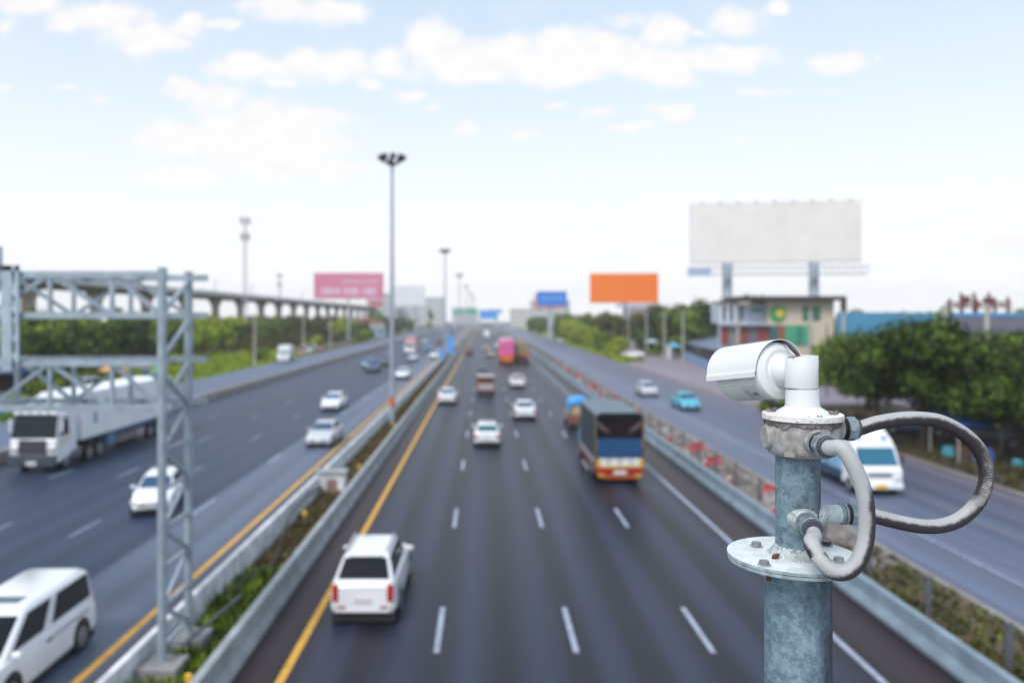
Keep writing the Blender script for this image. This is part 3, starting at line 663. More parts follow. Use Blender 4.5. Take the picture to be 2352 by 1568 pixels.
# telecom masts
def telecom(label, px, top, Y):
    p = P(px, top, Y); hh = p.z; t = thing('telecom_mast', label, 'telecom mast', (p.x, Y, 0)); q = MB(); s0, s1 = 0.62, 0.28
    n = 24
    for i in range(n):
        z0_, z1_ = hh*i/n, hh*(i+1)/n; a, b = s0+(s1-s0)*i/n, s0+(s1-s0)*(i+1)/n
        for sx, sy in ((-1,-1),(1,-1),(1,1),(-1,1)):
            q.bar((sx*a,sy*a,z0_),(sx*b,sy*b,z1_),.10)
        q.bar((-a,-a,z0_),(b,-b,z1_),.06).bar((-a,a,z0_),(b,b,z1_),.06).bar((-b,-b,z1_),(b,-b,z1_),.06).bar((-b,b,z1_),(b,b,z1_),.06)
    q.build('lattice', mat('telecom_lattice', (0.42,0.44,0.48), .5, .2), t, smooth=0)
    for zz, rr_ in ((hh-.6,1.25),(hh-5.2,1.1)):
        for k in range(6):
            a = k*math.pi/3; MB().box((math.cos(a)*rr_, math.sin(a)*rr_, zz),(.35,.2,2.0),a).bar((0,0,zz),(math.cos(a)*rr_,math.sin(a)*rr_,zz),.07).build('antenna', mat('antenna_grey',(.3,.3,.32),.5), t)
telecom('tall lattice telecom mast with two rings of antennas rising behind the left trees', 563, 502, 230)
telecom('shorter distant telecom mast between the tall one and the pink billboard', 642, 630, 420)

# ------------------------------------------------------------------ sign gantry on the left
m_galv = mat('gantry_galvanised', (0.34,0.41,0.48), 0.45, 0.35, 0.18, 3)
t = thing('sign_gantry', 'galvanised steel truss gantry over the opposite carriageway, on a lattice column in the median', 'gantry', (0,0,0))
GX, Y1, Y2 = -7.42, 18.5, 20.15
for y in (Y1, Y2): MB().cyl((GX,y,.5),(GX,y,9.58),.103,n=18).build('column', m_galv, t)
m_ped = mat('pedestal_concrete', (0.25,0.25,0.26), .9, 0, .25, 3)
for y in (Y1, Y2): MB().box((GX,y,.26),(.95,.85,.48)).box((GX,y,.512),(.45,.45,.02)).build('pedestal', m_ped, t, smooth=0, bevel=.03)
q = MB(); z = .85; k = 0
while z < 6.3:
    q.bar((GX,Y1,z),(GX,Y2,z),.075)
    q.bar((GX,Y1,z if k%2 else z+.9),(GX,Y2,z+.9 if k%2 else z),.085); z += .9; k += 1
q.bar((GX,Y1,6.45),(GX,Y2,7.3),.08).bar((GX,Y1,7.5),(GX,Y2,8.35),.08).bar((GX,Y1,8.5),(GX,Y2,9.35),.08)
q.build('bracing', m_galv, t, smooth=0)
XE = -28.9
def truss(zb, zt):
    q = MB()
    for y in (Y1, Y2):
        for z in (zb, zt):
            q.bb(XE, -6.95 if y == Y2 else GX+.1, y-.07, y+.07, z-.075, z+.075)
    b = 1.43; x = GX-1.15; k = 0
    xs = []
    while x > XE+.3: xs.append(x); x -= b
    for i, x in enumerate(xs):
        q.bar((x,Y1-.0,zb),(x,Y1,zt),.085); q.bar((x-.3,Y2,zb),(x-.3,Y2,zt),.085)
        q.bar((x,Y1,zt),(x,Y2,zt),.07).bar((x,Y1,zb),(x,Y2,zb),.07)
        if i+1 < len(xs):
            x2 = xs[i+1]
            if i % 2: q.bar((x,Y1,zt),(x2,Y1,zb),.085).bar((x-.3,Y2,zb),(x2-.3,Y2,zt),.085)
            else: q.bar((x,Y1,zb),(x2,Y1,zt),.085).bar((x-.3,Y2,zt),(x2-.3,Y2,zb),.085)
            q.bar((x,Y1,zt),(x2,Y2,zt),.06).bar((x,Y1,zb),(x2,Y2,zb),.06)
    q.bar((GX,Y1,zb),(xs[0],Y1,zt),.085).bar((GX,Y2,zb),(xs[0]-.3,Y2,zt),.085)
    q.build('truss_beam', m_galv, t, smooth=0)
truss(8.48, 9.42); truss(6.34, 7.38)
for y in (Y1, Y2): MB().cyl((XE,y,.02),(XE,y,9.58),.115,n=18).build('column', m_galv, t)
q = MB().bb(-11.04,-10.80,Y1-.16,Y1-.10,7.2,9.62).bb(-10.72,-10.64,Y1-.16,Y1-.10,7.4,9.62)
for i in range(6): q.bb(-10.78,-10.72,Y1-.15,Y1-.11,7.5+i*.4,7.62+i*.4)
q.bb(-11.17,-10.64,Y1-.16,Y1-.10,9.5,9.62)
q.build('sign_hanger', mat('hanger_pale_blue', (0.38,0.48,0.56), .45, .3, .15, 4), t, smooth=0)
MB().bb(-11.17,-11.06,Y1-.16,Y1-.06,9.5,10.05).build('sign_hanger', m_galv, t)

# junction block and bits in the left median
t = thing('utility_box', 'dirty off-white concrete utility box on the median beside the barrier', 'utility box', (-7.3, 38.6, .024)); t.scale = (1.12,1.1,1.05)
MB().box((0,0,.45),(1.15,.75,.9)).build('cabinet', m_conc2, t, bevel=.03)
MB().box((0,0,.95),(1.3,.9,.1)).build('lid', m_conc, t, bevel=.02)
MB().box((.05,-.385,.42),(.42,.02,.5)).build('door', mat('rusty_door', (.25,.16,.12), .8), t)
o = MB().tube(spline([(-7.5,23.2,.25),(-7.2,24.8,.5),(-7.0,26.6,.28),(-7.3,29,.5),(-7.6,32,.7),(-7.7,36,.6),(-7.7,38.2,.3)]), .045, 8).build('drain_pipe', M_black)
tag(o, 'black flexible pipe snaking along the weedy left median', 'pipe')
o = MB().tube([(-7.3,19.4,.5),(-6.9,22.8,.55)], .04, 8).build('steel_pipe', m_steel); tag(o, 'straight grey pipe lying over the weeds near the gantry foot', 'pipe')
for (x,y,l) in [(-7.2,32.2,'yellow reflector post in the median by the bent black pipe'),(-6.55,42.2,'yellow reflector post in the median by the utility box'),(-6.44,17.5,'yellow reflector post at the foot of the gantry'),(-6.5,58,'yellow reflector post in the median near the tall lamp mast')]:
    t = thing('marker_post', l, 'marker post', (x,y,.024)); t.scale = (.75,.75,.75); MB().cyl((0,0,0),(0,0,.62),.05,n=10).build('post', mat('grey_plastic',(.2,.2,.2),.6), t); MB().box((0,0,.74),(.22,.12,.26)).build('reflector', mat('reflector_yellow',(.75,.45,.03),.5), t, bevel=.03)
# ------------------------------------------------------------------ cream building with brown flat roof
YB = 132.0
def PX(px, Y=YB): return (px-1112)*Y/F
t = thing('commercial_building', 'cream and pale blue building with flat brown roof and a green and yellow disc sign', 'building', (PX(1790), YB, 0))
ox = PX(1790); zt = P(0,690,YB).z
xl, xm, xr = PX(1655)-ox, PX(1765)-ox, PX(1915)-ox
m_cream = mat('wall_cream', (0.56,0.49,0.39), .85, 0, .06, .3); m_pale = mat('wall_pale_blue', (0.42,0.48,0.56), .7, 0, .1, .3)
MB().bb(xm,xr,0,16,0,zt).build('cream_wall', m_cream, t, smooth=0)
MB().bb(xl,xm,1.5,5.5,7.4,zt-.6).build('glazed_wall', m_pale, t, smooth=0)
MB().bb(xl-.2,xm-.003,-1.2,1.497,7.05,7.4).build('canopy', m_pale, t, smooth=0)
q = MB().bb(xl+3.2,xr+1.4,-1.6,9,zt,zt+.7).bb(xl,xl+3.197,.4,6,zt-.4,zt-.1); q.bb(xr+.7,xr+1.4,-1.6,-.9,zt-1.9,zt-.003)
q.build('roof', mat('roof_dark_brown', (0.045,0.028,0.025), .7, 0, .1), t, smooth=0)
for x0,x1,z0_,z1_ in [(PX(1843)-ox,PX(1861)-ox,7.8,10.2),(PX(1866)-ox,PX(1884)-ox,7.8,10.2)]:
    f = MB().bb(x0,x1,-.08,-.003,z0_,z1_).build('window', mat('window_green', (0.03,0.16,0.09), .2), t, smooth=0); MB().bb(x0-.1,x1+.1,-.12,-.003,z1_+.002,z1_+.14).build('lintel', m_cream, f, smooth=0)
for i in range(3):
    x0 = xl+.5+i*1.5
    MB().bb(x0,x0+.75,1.40,1.497,7.8,10.3).build('window', mat('window_slate', (0.10,0.13,0.16), .15), t, smooth=0)
MB().bb(xm-2.3,xm-.4,1.38,1.497,9.2,9.9).build('window', MATS['window_green'], t, smooth=0)
for i in range(3): MB().bb(xl+.2+i*1.1,xl+.45+i*1.1,.6,.85,7.4,zt-.41).build('mullion', mat('mullion_white',(.7,.72,.75),.6), t, smooth=0)
zs = P(0,720,YB).z
sg = MB().cyl((PX(1786)-ox,-.2,zs),(PX(1786)-ox,-.005,zs),1.35,n=32).build('disc_sign', mat('disc_green', (0.03,0.30,0.10), .5), t)
MB().cyl((PX(1790)-ox,-.26,zs+.1),(PX(1790)-ox,-.2,zs+.1),.68,n=24).build('disc_centre', mat('disc_yellow', (0.75,0.55,0.04), .5), sg)
# upper shop fronts: alternating maroon, glass and green bays
cols = [('maroon',(0.24,0.05,0.035),1.3),('grey',(0.20,0.21,0.21),1.9),('maroon',(0.24,0.05,0.035),1.3),('mauve',(0.16,0.14,0.17),1.6),('maroon',(0.24,0.05,0.035),1.9),('teal',(0.03,0.13,0.16),1.3),('rust',(0.26,0.09,0.05),1.2),('green',(0.06,0.33,0.2),2.0),('greengap',(0.03,0.20,0.15),.8),('green',(0.06,0.33,0.2),1.6)]
x = xl
for n_, c, w in cols:
    MB().bb(x,x+w-.05,-.25,-.003,3.9,7.04).build('shop_bay', mat('bay_'+n_, c, .5), t, smooth=0); x += w
MB().bb(xl,xm-.003,.0,1.4,3.4,7.04).build('upper_floor', m_pale, t, smooth=0); MB().bb(xl+.3,xm-.003,.1,1.3,0,3.39).build('ground_floor', mat('shopfront_dark', (.05,.035,.04), .7), t, smooth=0)

# ------------------------------------------------------------------ hoardings
def hoard(label, x0, x1, y, z, m, y2=None):
    y2 = y if y2 is None else y2; L = math.hypot(x1-x0, y2-y); a = math.atan2(y2-y, x1-x0)
    t = thing('hoarding', label, 'hoarding', (x0, y, 0), a)
    mb = MB(); n = int(L/.35); vs = []; 
    for i in range(n+1):
        xx = L*i/n; yy = .05*(i % 2); vs += [(xx,yy,0),(xx,yy,z)]
    mb.add(vs, [(2*i,2*i+2,2*i+3,2*i+1) for i in range(n)]); mb.build('sheeting', m, t, smooth=0)
    f = MB()
    for i in range(int(L/4)+1): f.bb(i*4,i*4+.15,.1,.3,0,z-.1)
    for zz in (1.5, z*.5, z-.4): f.bb(0,L,.1,.2,zz-.06,zz+.06)
    f.build('frame', m_steel, t, smooth=0); return t, L
YH = 104
hx = lambda px: (px-1112)*YH/F
hoard('tall blue corrugated hoarding above the roadside trees', hx(1922), hx(2138), YH, 9.0, mat('sheet_blue', (0.06,0.25,0.42), .5, .1, .12, .25), YH-1)
t, L = hoard('tall purple-grey corrugated hoarding with a blue top strip, at the right edge', hx(2139), hx(2420), YH, 8.95, mat('sheet_purple_grey', (0.15,0.15,0.20), .6, .1, .15, .25))
MB().bb(1.5,L,-.06,-.01,8.5,8.93).build('top_strip', mat('sheet_bright_blue', (0.05,0.30,0.60), .5), t, smooth=0)
m_pole = mat('pole_concrete', (0.40,0.38,0.36), .85, 0, .12)
def pole(label, px, Y, ztop, r, arm=True, group=None, m=None):
    t = thing('utility_pole', label, 'pole', ((px-1112)*Y/F, Y, 0), 0, group)
    MB().cyl((0,0,0),(0,0,ztop),r*1.2,r*.8,10).build('shaft', m or m_pole, t)
    if arm: MB().bb(-1.0,1.0,-.07,.07,ztop-.55,ztop-.4).bb(-.9,-.84,-.05,.05,ztop-.4,ztop-.2).bb(.84,.9,-.05,.05,ztop-.4,ztop-.2).build('crossarm', m_steel, t)
    return t
pole('thick concrete pole standing in front of the joint between blue and purple-grey hoardings', 2171, 98, 9.9, .30, False)
pole('thick concrete pole in front of the purple-grey hoarding below the rusty frame', 2267, 96, 9.9, .33, False)
pole('leaning-looking slim pole in front of the left end of the blue hoarding', 1938, 100, 8.8, .2, False)
pole('pale pole in front of the green windows of the cream building', 1860, 118, 9.3, .22)
pole('slim dark steel pole beside the roadside trees just right of the white camera column', 1899, 84, 7.6, .09, False, None, m_steel)
pole('brown pole in front of the maroon shopfronts', 1695, 124, 8.0, .25, False, None, mat('pole_brownish',(.38,.32,.28),.85))
g = 'row of utility poles along the forecourt'
for px, Y, l in [(1569,148,'tallest and nearest utility pole in the row beside the market shed'),(1526,163,'second utility pole of the row, in front of the brown trees'),(1485,181,'third utility pole of the row'),(1444,204,'fourth utility pole of the row, by the orange billboard post'),(1378,254,'utility pole beside the green sign, left of the orange billboard'),(1332,318,'small far utility pole between the billboards')]:
    pole(l, px, Y, 9.4, .17, True, g)
# rusty frame above the hoarding
t = thing('scaffold', 'rust-red steel frame with uprights showing above the purple-grey hoarding', 'steel frame', (hx(2262)*1.14, YH*1.14, 0))
q = MB(); m_rust = mat('rusty_steel', (0.16,0.06,0.055), .8, 0, .3)
for x in (-3.5,-1.6,.6,3.4):
    q.bb(x-.16,x+.16,-.16,.16,0,11.6+.4*math.sin(x*3)); q.bb(x-.16,x+.16,2.8,3.1,0,11.2)
for z in (9.9,10.5): q.bb(-4.0,3.9,-.2,.2,z-.14,z+.14).bb(-4,3.9,2.8,3.1,z-.14,z+.14)
for x in (-3.9,-2.5,-.5,1.6,3.0): q.bar((x,0,9.9),(x+1,3,10.6),.2)
q.build('girders', m_rust, t, smooth=0)
MB().bb(-3.2,-2.4,-.5,.5,10.65,11.5).bb(.0,1.1,-.5,.5,10.65,11.3).build('tanks', m_rust, t, smooth=0, bevel=.05)

# market shed, low blue wall, kiosk, gatepost
RZ = math.atan2(58, 7.5); sx0, sy0 = 36.2, 121.0
def along(a, b): return (sx0+math.cos(RZ)*a-math.sin(RZ)*b, sy0+math.sin(RZ)*a+math.cos(RZ)*b)
t = thing('market_shed', 'long low market shed with a slate-blue roof left of the cream building', 'shed', (sx0,sy0,0), RZ)
MB().panel([(-4,-9,4.5),(56,-9,4.3),(56,.3,2.9),(-4,.3,3.0)], .12).build('roof', mat('roof_slate_blue', (0.13,0.17,0.24), .6, 0, .15, .4), t, smooth=0)
MB().bb(-3.8,55,-4.2,-4.0,0,3.3).build('back_wall', mat('shed_dark', (0.035,0.03,0.045), .8, 0, .3, .8), t, smooth=0)
for i in range(14): MB().bb(-3.5+i*4.4,-3.3+i*4.4,-.1,.1,0,2.95).build('post', m_steel, t, smooth=0)
names = [('yellow',(.5,.4,.08)),('pink',(.4,.08,.15)),('straw',(.45,.38,.2)),('white',(.5,.5,.5)),('orange',(.5,.2,.05)),('green',(.1,.35,.12))]
for i,(n_,c) in enumerate(names):
    gx, gy = along(3+i*5.2, -.7)
    tt = thing('market_goods', n_+' bundle of goods hanging in the front of the market shed', 'goods', (gx, gy, 0), RZ, 'bundles hanging in the market shed')
    MB().box((0,0,1.85),(1.5,.4,1.1),0,0,0,.7).build('bundle', mat('goods_'+n_, c, .8), tt, bevel=.08); MB().bar((0,0,2.4),(0,0,2.98),.04).build('hook', m_steel, tt)
t = thing('low_wall', 'low bright blue wall in front of the market shed', 'wall', (sx0,sy0,0), RZ)
MB().bb(-4,44,.9,1.1,0,1.3).build('panel', mat('wall_sky_blue', (0.14,0.30,0.55), .7), t, smooth=0)
for i in range(10): MB().bb(-4+i*5,-3.75+i*5,1.103,1.18,0,1.4).build('post', m_pole, t, smooth=0)
t = thing('kiosk', 'small white roadside kiosk under the dark trees beside the forecourt', 'kiosk', (37.5,208,0))
MB().bb(-1.3,1.3,-1,1,0.1,3.1).build('body', mat('kiosk_white', (.6,.62,.63), .6), t, bevel=.05); MB().bb(-1.5,1.5,-1.2,1.2,3.102,3.3).build('roof', m_steel, t); MB().bb(-1.0,.1,-1.06,-1.003,1.2,2.6).build('window', mat('kiosk_blue', (.25,.45,.6), .3), t, smooth=0)
t = thing('gatepost', 'white gatepost beside the blue parasol at the market entrance', 'gatepost', (36.6,159,0))
MB().box((0,0,1.3),(.8,.6,2.6)).build('shaft', mat('gate_white', (.6,.58,.58), .7), t, bevel=.04); MB().box((0,0,2.7),(1.0,.8,.2)).build('cap', m_conc, t, bevel=.03)
def parasol(label, x, y, h, r, col):
    t = thing('parasol', label, 'parasol', (x,y,0)); MB().cyl((0,0,0),(0,0,h),.04,n=8).build('pole', m_steel, t)
    MB().lathe((0,0,h-.8),(0,0,1),[(0,r),(.35,r*.62),(.8,.03)],8).build('canopy', mat('cloth_'+col[0], col[1], .8), t, smooth=0)
parasol('blue parasol at the left end of the market shed', 38.4,163,3.2,1.9,('azure',(.08,.38,.62)))
parasol('pale blue-grey parasol left of the white gatepost', 39.8,190,3.2,2.2,('bluegrey',(.35,.45,.58)))
parasol('bright blue parasol beside a yellow-green bush at the left end of the maroon shopfronts', 46.0,151,5.2,1.6,('azure',(.08,.38,.62)))
# stall and clutter under the roadside trees
t = thing('tarpaulin_stall', 'dark blue tarpaulin stall on posts under the roadside trees', 'stall', (29.6,48.0,0))
MB().panel([(-2.2,-1.6,2.1),(2.4,-1.6,2.0),(2.4,1.6,2.7),(-2.2,1.6,2.8)], .05).build('tarpaulin', mat('tarp_blue', (0.02,0.10,0.38), .5, 0, .4, 1.2), t, smooth=0)
for sx in (-2.1,2.3):
    for sy in (-1.5,1.5): MB().cyl((sx,sy,0),(sx,sy,2.1 if sy<0 else 2.6),.05,n=8).build('post', m_pole, t)
MB().box((-.3,-.2,.4),(2.4,1.0,.8)).build('counter', mat('crate_wood', (.12,.07,.05), .9), t, bevel=.02)
for x,y,s_,c,l in [(28.8,46.3,.9,('deep',(.03,.12,.5)),'deep blue covered bundle left of the tarpaulin stall'),(29.9,45.0,.5,('aqua',(.08,.4,.5)),'aqua plastic drum left of the stall'),(31.6,44.2,.55,('aqua',(.08,.4,.5)),'aqua plastic drum in front of the stall'),(28.0,48.3,.7,('teal',(.05,.28,.4)),'teal wrapped bundle near the bare trunk'),(33.0,45.3,.6,('aqua',(.08,.4,.5)),'aqua crate at the right frame edge by the stall')]:
    t = thing('bundle', l, 'bundle', (x,y,0)); MB().lathe((0,0,0),(0,0,1),[(0,s_*.5),(s_*.2,s_*.62),(s_*.8,s_*.55),(s_,s_*.3)],10).build('body', mat('stuff_'+c[0], c[1], .6), t); MB().lathe((0,0,s_*.98),(0,0,1),[(0,s_*.32),(.06,s_*.2)],10).build('lid', M_black, t)

# ------------------------------------------------------------------ left roadside things
t = thing('sign_board', 'small white sign board standing in the grass between the gantry beams', 'sign', (-60.8,118,.6))
MB().bb(-1.6,1.6,-.06,.06,2.0,3.7).build('panel', mat('board_lilac_white', (.62,.64,.72), .6), t)
for x in (-1.3,1.3): MB().cyl((x,.12,0),(x,.12,3.6),.06,n=8).build('post', m_steel, t)
t = thing('shelter', 'dark roadside shelter with a navy roof behind the lower gantry beam at far left', 'shelter', (-49,80,.3))
MB().bb(-6,4.2,-2,2,2.6,3.3).build('roof', mat('roof_navy', (0.03,0.07,0.20), .6), t, smooth=0)
MB().bb(-5.5,3.8,1.2,1.4,0,2.6).build('back_wall', M_black, t, smooth=0)
for x in (-5.6,-1,3.8): MB().bb(x-.1,x+.1,-1.8,-1.6,0,2.6).build('post', m_steel, t, smooth=0)
t = thing('refuse_bin', 'teal wheeled bin at the left edge beside the frontage road', 'bin', (-40.2,66,.05)); MB().box((0,0,.6),(1.3,1.0,1.1),0,0,0,1.1).build('body', mat('bin_teal', (.01,.25,.24), .5), t, bevel=.04); MB().box((0,0,1.2),(1.5,1.15,.1)).build('lid', mat('bin_teal', (.01,.25,.24), .5), t, bevel=.03)
for sx in (-.5,.5): MB().cyl((sx,-.56,.12),(sx,-.48,.12),.12,n=12).build('wheel', M_tyre, t)
parasol('orange and cream parasol glimpsed through the lower gantry beam', -42.5,92,3.1,1.7,('orange',(.62,.32,.12)))
parasol('green parasol glimpsed beside the gantry column', -40.2,99,2.4,1.0,('green',(.08,.35,.15)))
for px,base,hh,l in [(585,846,9.0,'left utility pole standing in front of the bright thicket'),(697,812,9.0,'utility pole in front of the thicket left of the pink billboard'),(759,800,9.0,'utility pole below the pink billboard')]:
    x,y = G0(px, base); t = pole(l, px, y, hh, .16, True, 'utility poles before the left thicket', mat('pole_pinkish',(.42,.36,.33),.85))
# sheds and buildings
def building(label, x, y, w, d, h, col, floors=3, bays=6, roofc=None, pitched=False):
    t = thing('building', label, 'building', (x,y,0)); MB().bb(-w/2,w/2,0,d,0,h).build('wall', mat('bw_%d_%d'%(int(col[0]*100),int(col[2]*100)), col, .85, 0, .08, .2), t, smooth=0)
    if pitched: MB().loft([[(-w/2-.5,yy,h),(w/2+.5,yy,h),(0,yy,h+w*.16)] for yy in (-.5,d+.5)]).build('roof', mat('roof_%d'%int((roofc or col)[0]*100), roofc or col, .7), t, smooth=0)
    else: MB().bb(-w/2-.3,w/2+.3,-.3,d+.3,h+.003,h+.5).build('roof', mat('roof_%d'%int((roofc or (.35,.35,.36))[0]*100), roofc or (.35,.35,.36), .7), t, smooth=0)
    fh = h/floors; bw = w/bays; first = None
    for i in range(floors):
        for j in range(bays):
            if first is None:
                first = MB().bb(-bw*.3,bw*.3,-.06,-.003,0,fh*.5).build('window', mat('far_glass', (.12,.16,.2), .2), t, smooth=0); o = first
            else: o = first.copy(); C.objects.link(o); o.parent = t
            o.location = (-w/2+bw*(j+.5),0,fh*i+fh*.3)
    return t
building('white shed with a rust-brown roof under the right end of the pink billboard', -52, 345, 16, 12, 5.5, (.55,.55,.56), 1, 3, (.22,.09,.06), True)
building('low white and blue shop at the mouth of the pale lane', -46.5, 338, 9, 6, 3.6, (.30,.42,.6), 1, 3)
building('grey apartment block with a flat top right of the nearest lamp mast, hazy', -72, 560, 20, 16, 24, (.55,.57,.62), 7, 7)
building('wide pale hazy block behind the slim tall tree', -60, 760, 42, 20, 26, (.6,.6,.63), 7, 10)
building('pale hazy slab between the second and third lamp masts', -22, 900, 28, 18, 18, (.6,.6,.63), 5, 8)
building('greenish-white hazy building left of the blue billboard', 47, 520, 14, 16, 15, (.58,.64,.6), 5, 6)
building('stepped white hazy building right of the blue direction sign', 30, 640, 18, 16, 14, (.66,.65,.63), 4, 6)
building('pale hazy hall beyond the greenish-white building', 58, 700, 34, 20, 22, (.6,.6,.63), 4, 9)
building('low pinkish building behind the trees right of the orange billboard', 56, 240, 22, 10, 10.6, (.55,.42,.45), 3, 8)
struct('lane', MB().add([(-44.5,292,.02),(-40,290,.02),(-47,336,.02),(-52,336,.02)], [(0,1,2,3)]), mat('lane_concrete', (.42,.40,.38), .9), smooth=0)
# ------------------------------------------------------------------ vehicles (local front = +Y, origin on the road)
def wheel(par, x, y, r=.32, w=.22, name='wheel', rim=M_rim):
    o = MB().lathe((x-w/2,y,r),(1,0,0),[(0,r*.7),(.0,r*.92),(.03,r),(w-.03,r),(w,r*.92),(w,r*.7)],22).build(name, M_tyre, par)
    s = 1 if x > 0 else -1
    q = MB().cyl((x+s*(w/2-.02),y,r),(x+s*(w/2+.012),y,r),r*.66,r*.6,16); q.cyl((x+s*(w/2+.012),y,r),(x+s*(w/2+.03),y,r),r*.18,n=10)
    q.build('rim', rim, o); return o
CARS = {
 # L, W, zbelt rear, zbelt cowl, znose, roof z, rear-glass base y, roof rear y, roof front y, windscreen base y (fractions), ground clearance
 'sedan': dict(L=4.6,W=1.78,zr=1.02,zc=.98,zn=.72,H=1.46,gb=.14,rr=.27,rf=.53,wb=.72,deck=.12),
 'hatch': dict(L=4.0,W=1.74,zr=1.02,zc=1.0,zn=.76,H=1.50,gb=.02,rr=.11,rf=.55,wb=.76,deck=0),
 'suv':   dict(L=4.8,W=1.86,zr=1.20,zc=1.15,zn=.95,H=1.80,gb=.02,rr=.135,rf=.58,wb=.74,deck=0),
 'mpv':   dict(L=4.95,W=1.88,zr=1.12,zc=1.12,zn=.86,H=1.92,gb=.01,rr=.05,rf=.66,wb=.86,deck=0),
 'pickup':dict(L=5.2,W=1.84,zr=1.10,zc=1.10,zn=.95,H=1.76,gb=.36,rr=.40,rf=.58,wb=.74,deck=.36),
}
def car(kind, label, x, y, col, rz=0.0, group=None, cat=None, plate=M_plate, detail=True, glass=M_glass, blow=False, rimm=M_rim):
    d = CARS[kind]; L, Wd = d['L'], d['W']; hw = Wd/2; y0, y1 = -L/2, L/2
    nm = {'sedan':'sedan','hatch':'hatchback','suv':'suv','mpv':'minivan','pickup':'pickup_truck'}[kind]
    t = thing(nm, label, cat or ('pickup' if kind == 'pickup' else 'van' if kind == 'mpv' else 'car'), (x,y,.02), rz, group)
    def sec(yy, w, zb, zs, crown=.03):
        return [(-w+.10,yy,zb),(-w,yy,zb+.14),(-w-.0,yy,zs-.28),(-w+.05,yy,zs-.05),(-w+.16,yy,zs),(-w*.5,yy,zs+crown),(w*.5,yy,zs+crown),(w-.16,yy,zs),(w-.05,yy,zs-.05),(w,yy,zs-.28),(w,yy,zb+.14),(w-.10,yy,zb)]
    zr, zc, zn = d['zr'], d['zc'], d['zn']; g_ = .20 if kind not in ('suv','pickup') else .28
    wy = y0+L*d['wb']
    S_ = [sec(y0,hw*.86,g_+.14,zr-.14), sec(y0+.07,hw*.94,g_+.06,zr-.05), sec(y0+.35,hw*.99,g_,zr), sec(y0+L*.3,hw,g_,zr), sec(y0+L*.55,hw,g_,(zr+zc)/2), sec(wy-.1,hw,g_,zc),
          sec(wy+.35,hw*.99,g_,zc-.05), sec(y1-.42,hw*.96,g_+.02,zn+.10), sec(y1-.14,hw*.90,g_+.06,zn), sec(y1,hw*.76,g_+.14,zn-.16)]
    body = MB().loft(S_).build('body', col, t, smooth=60, bevel=.05)
    if detail: ss = body.modifiers.new('round', 'SUBSURF'); ss.levels = 1; ss.render_levels = 1
    # cabin
    gb, rr_, rf = y0+L*d['gb'], y0+L*d['rr'], y0+L*d['rf']; H = d['H']; bw = hw-.10; tw = hw-.27; zb0 = zr-.03; zb1 = zc-.03
    if kind == 'mpv': tw = hw-.17
    if kind == 'suv': tw = hw-.29
    A = [(-bw,gb,zb0),(bw,gb,zb0),(bw,wy,zb1),(-bw,wy,zb1)]; B = [(-tw,rr_,H-.05),(tw,rr_,H-.05),(tw,rf,H-.06),(-tw,rf,H-.06)]
    mid = lambda a,b,k: tuple(a[i]+(b[i]-a[i])*k for i in range(3))
    q = MB(); top = [(-tw+.1,rr_+.15,H),(tw-.1,rr_+.15,H),(tw-.1,rf-.2,H),(-tw+.1,rf-.2,H)]
    q.add(A+B+top, [(0,1,5,4),(1,2,6,5),(2,3,7,6),(3,0,4,7),(4,5,9,8),(5,6,10,9),(6,7,11,10),(7,4,8,11),(8,9,10,11)])
    q.build('cabin', col, t, smooth=50, bevel=.13, seg=4)
    def win(name, a, b, c, e, m, u0=.06, u1=.94, v0=.12, v1=.9):
        # a,b bottom corners, c,e top corners (c above b, e above a)
        a,b,c,e = map(Vector,(a,b,c,e))
        f = lambda u_,v_: (a*(1-u_)+b*u_)*(1-v_)+(e*(1-u_)+c*u_)*v_
        pts = [f(u0,v0),f(u1,v0),f(u1,v1),f(u0,v1)]; nn = (pts[1]-pts[0]).cross(pts[3]-pts[0]).normalized()
        return MB().panel([p-nn*.02 for p in pts], .034).build(name, m, t, smooth=0)
    win('rear_window', A[0],A[1],B[1],B[0], glass)
    win('windscreen', A[2],A[3],B[3],B[2], glass)
    cuts = {'sedan':[(.10,.50),(.53,.93)],'hatch':[(.12,.50),(.53,.93)],'suv':[(.05,.28),(.31,.60),(.63,.93)],'mpv':[(.05,.52),(.62,.93)],'pickup':[(.08,.48),(.52,.9)]}[kind]
    for a_,b_ in cuts:
        win('side_window', A[1],A[2],B[2],B[1], M_glass, a_, b_); win('side_window', A[3],A[0],B[0],B[3], M_glass, 1-b_, 1-a_)
    r = .33 if kind in ('sedan','hatch') else .38
    for sx in (-1,1):
        for wy_ in (y0+L*.19, y1-L*.18):
            wheel(t, sx*(hw-.10), wy_, r, .22, rim=rimm)
            MB().lathe((sx*(hw-.0)-.006*sx,wy_,r+.02),(sx,0,0),[(0,r+.07),(.012,r+.05)],20).build('wheel_arch', M_black, t)
        # lamps
        tl = MB().box((sx*(hw*.80),y0+.035,zr-.30),(.26 if kind in('sedan','hatch') else .17,.10,.18 if kind in('sedan','hatch') else .46),sx*.15).build('tail_light', M_red, t, bevel=.02)
        MB().box((sx*(hw*.74),y1-.10,zn-.14),(.34,.16,.14),-sx*.35,.25).build('headlight', M_lamp, t, bevel=.02)
        MB().box((sx*(hw+.06),wy-.28,zc+.06),(.2,.1,.13)).build('mirror', col, t, bevel=.03)
        if detail:
            MB().bb(sx*hw-.012,sx*hw+.012,y0+L*.48,y0+L*.53,zr-.22,zr-.19).build('door_handle', M_chrome, t)
    MB().box((0,y0+.055,g_+.16),(hw*1.55,.12,.14)).build('rear_bumper', M_black if kind not in ('suv','mpv') else col, t, bevel=.03)
    MB().box((0,y0-.0,(zr-.42) if kind in ('sedan','hatch') else zr-.48),(.46,.05,.14)).build('number_plate', plate, t)
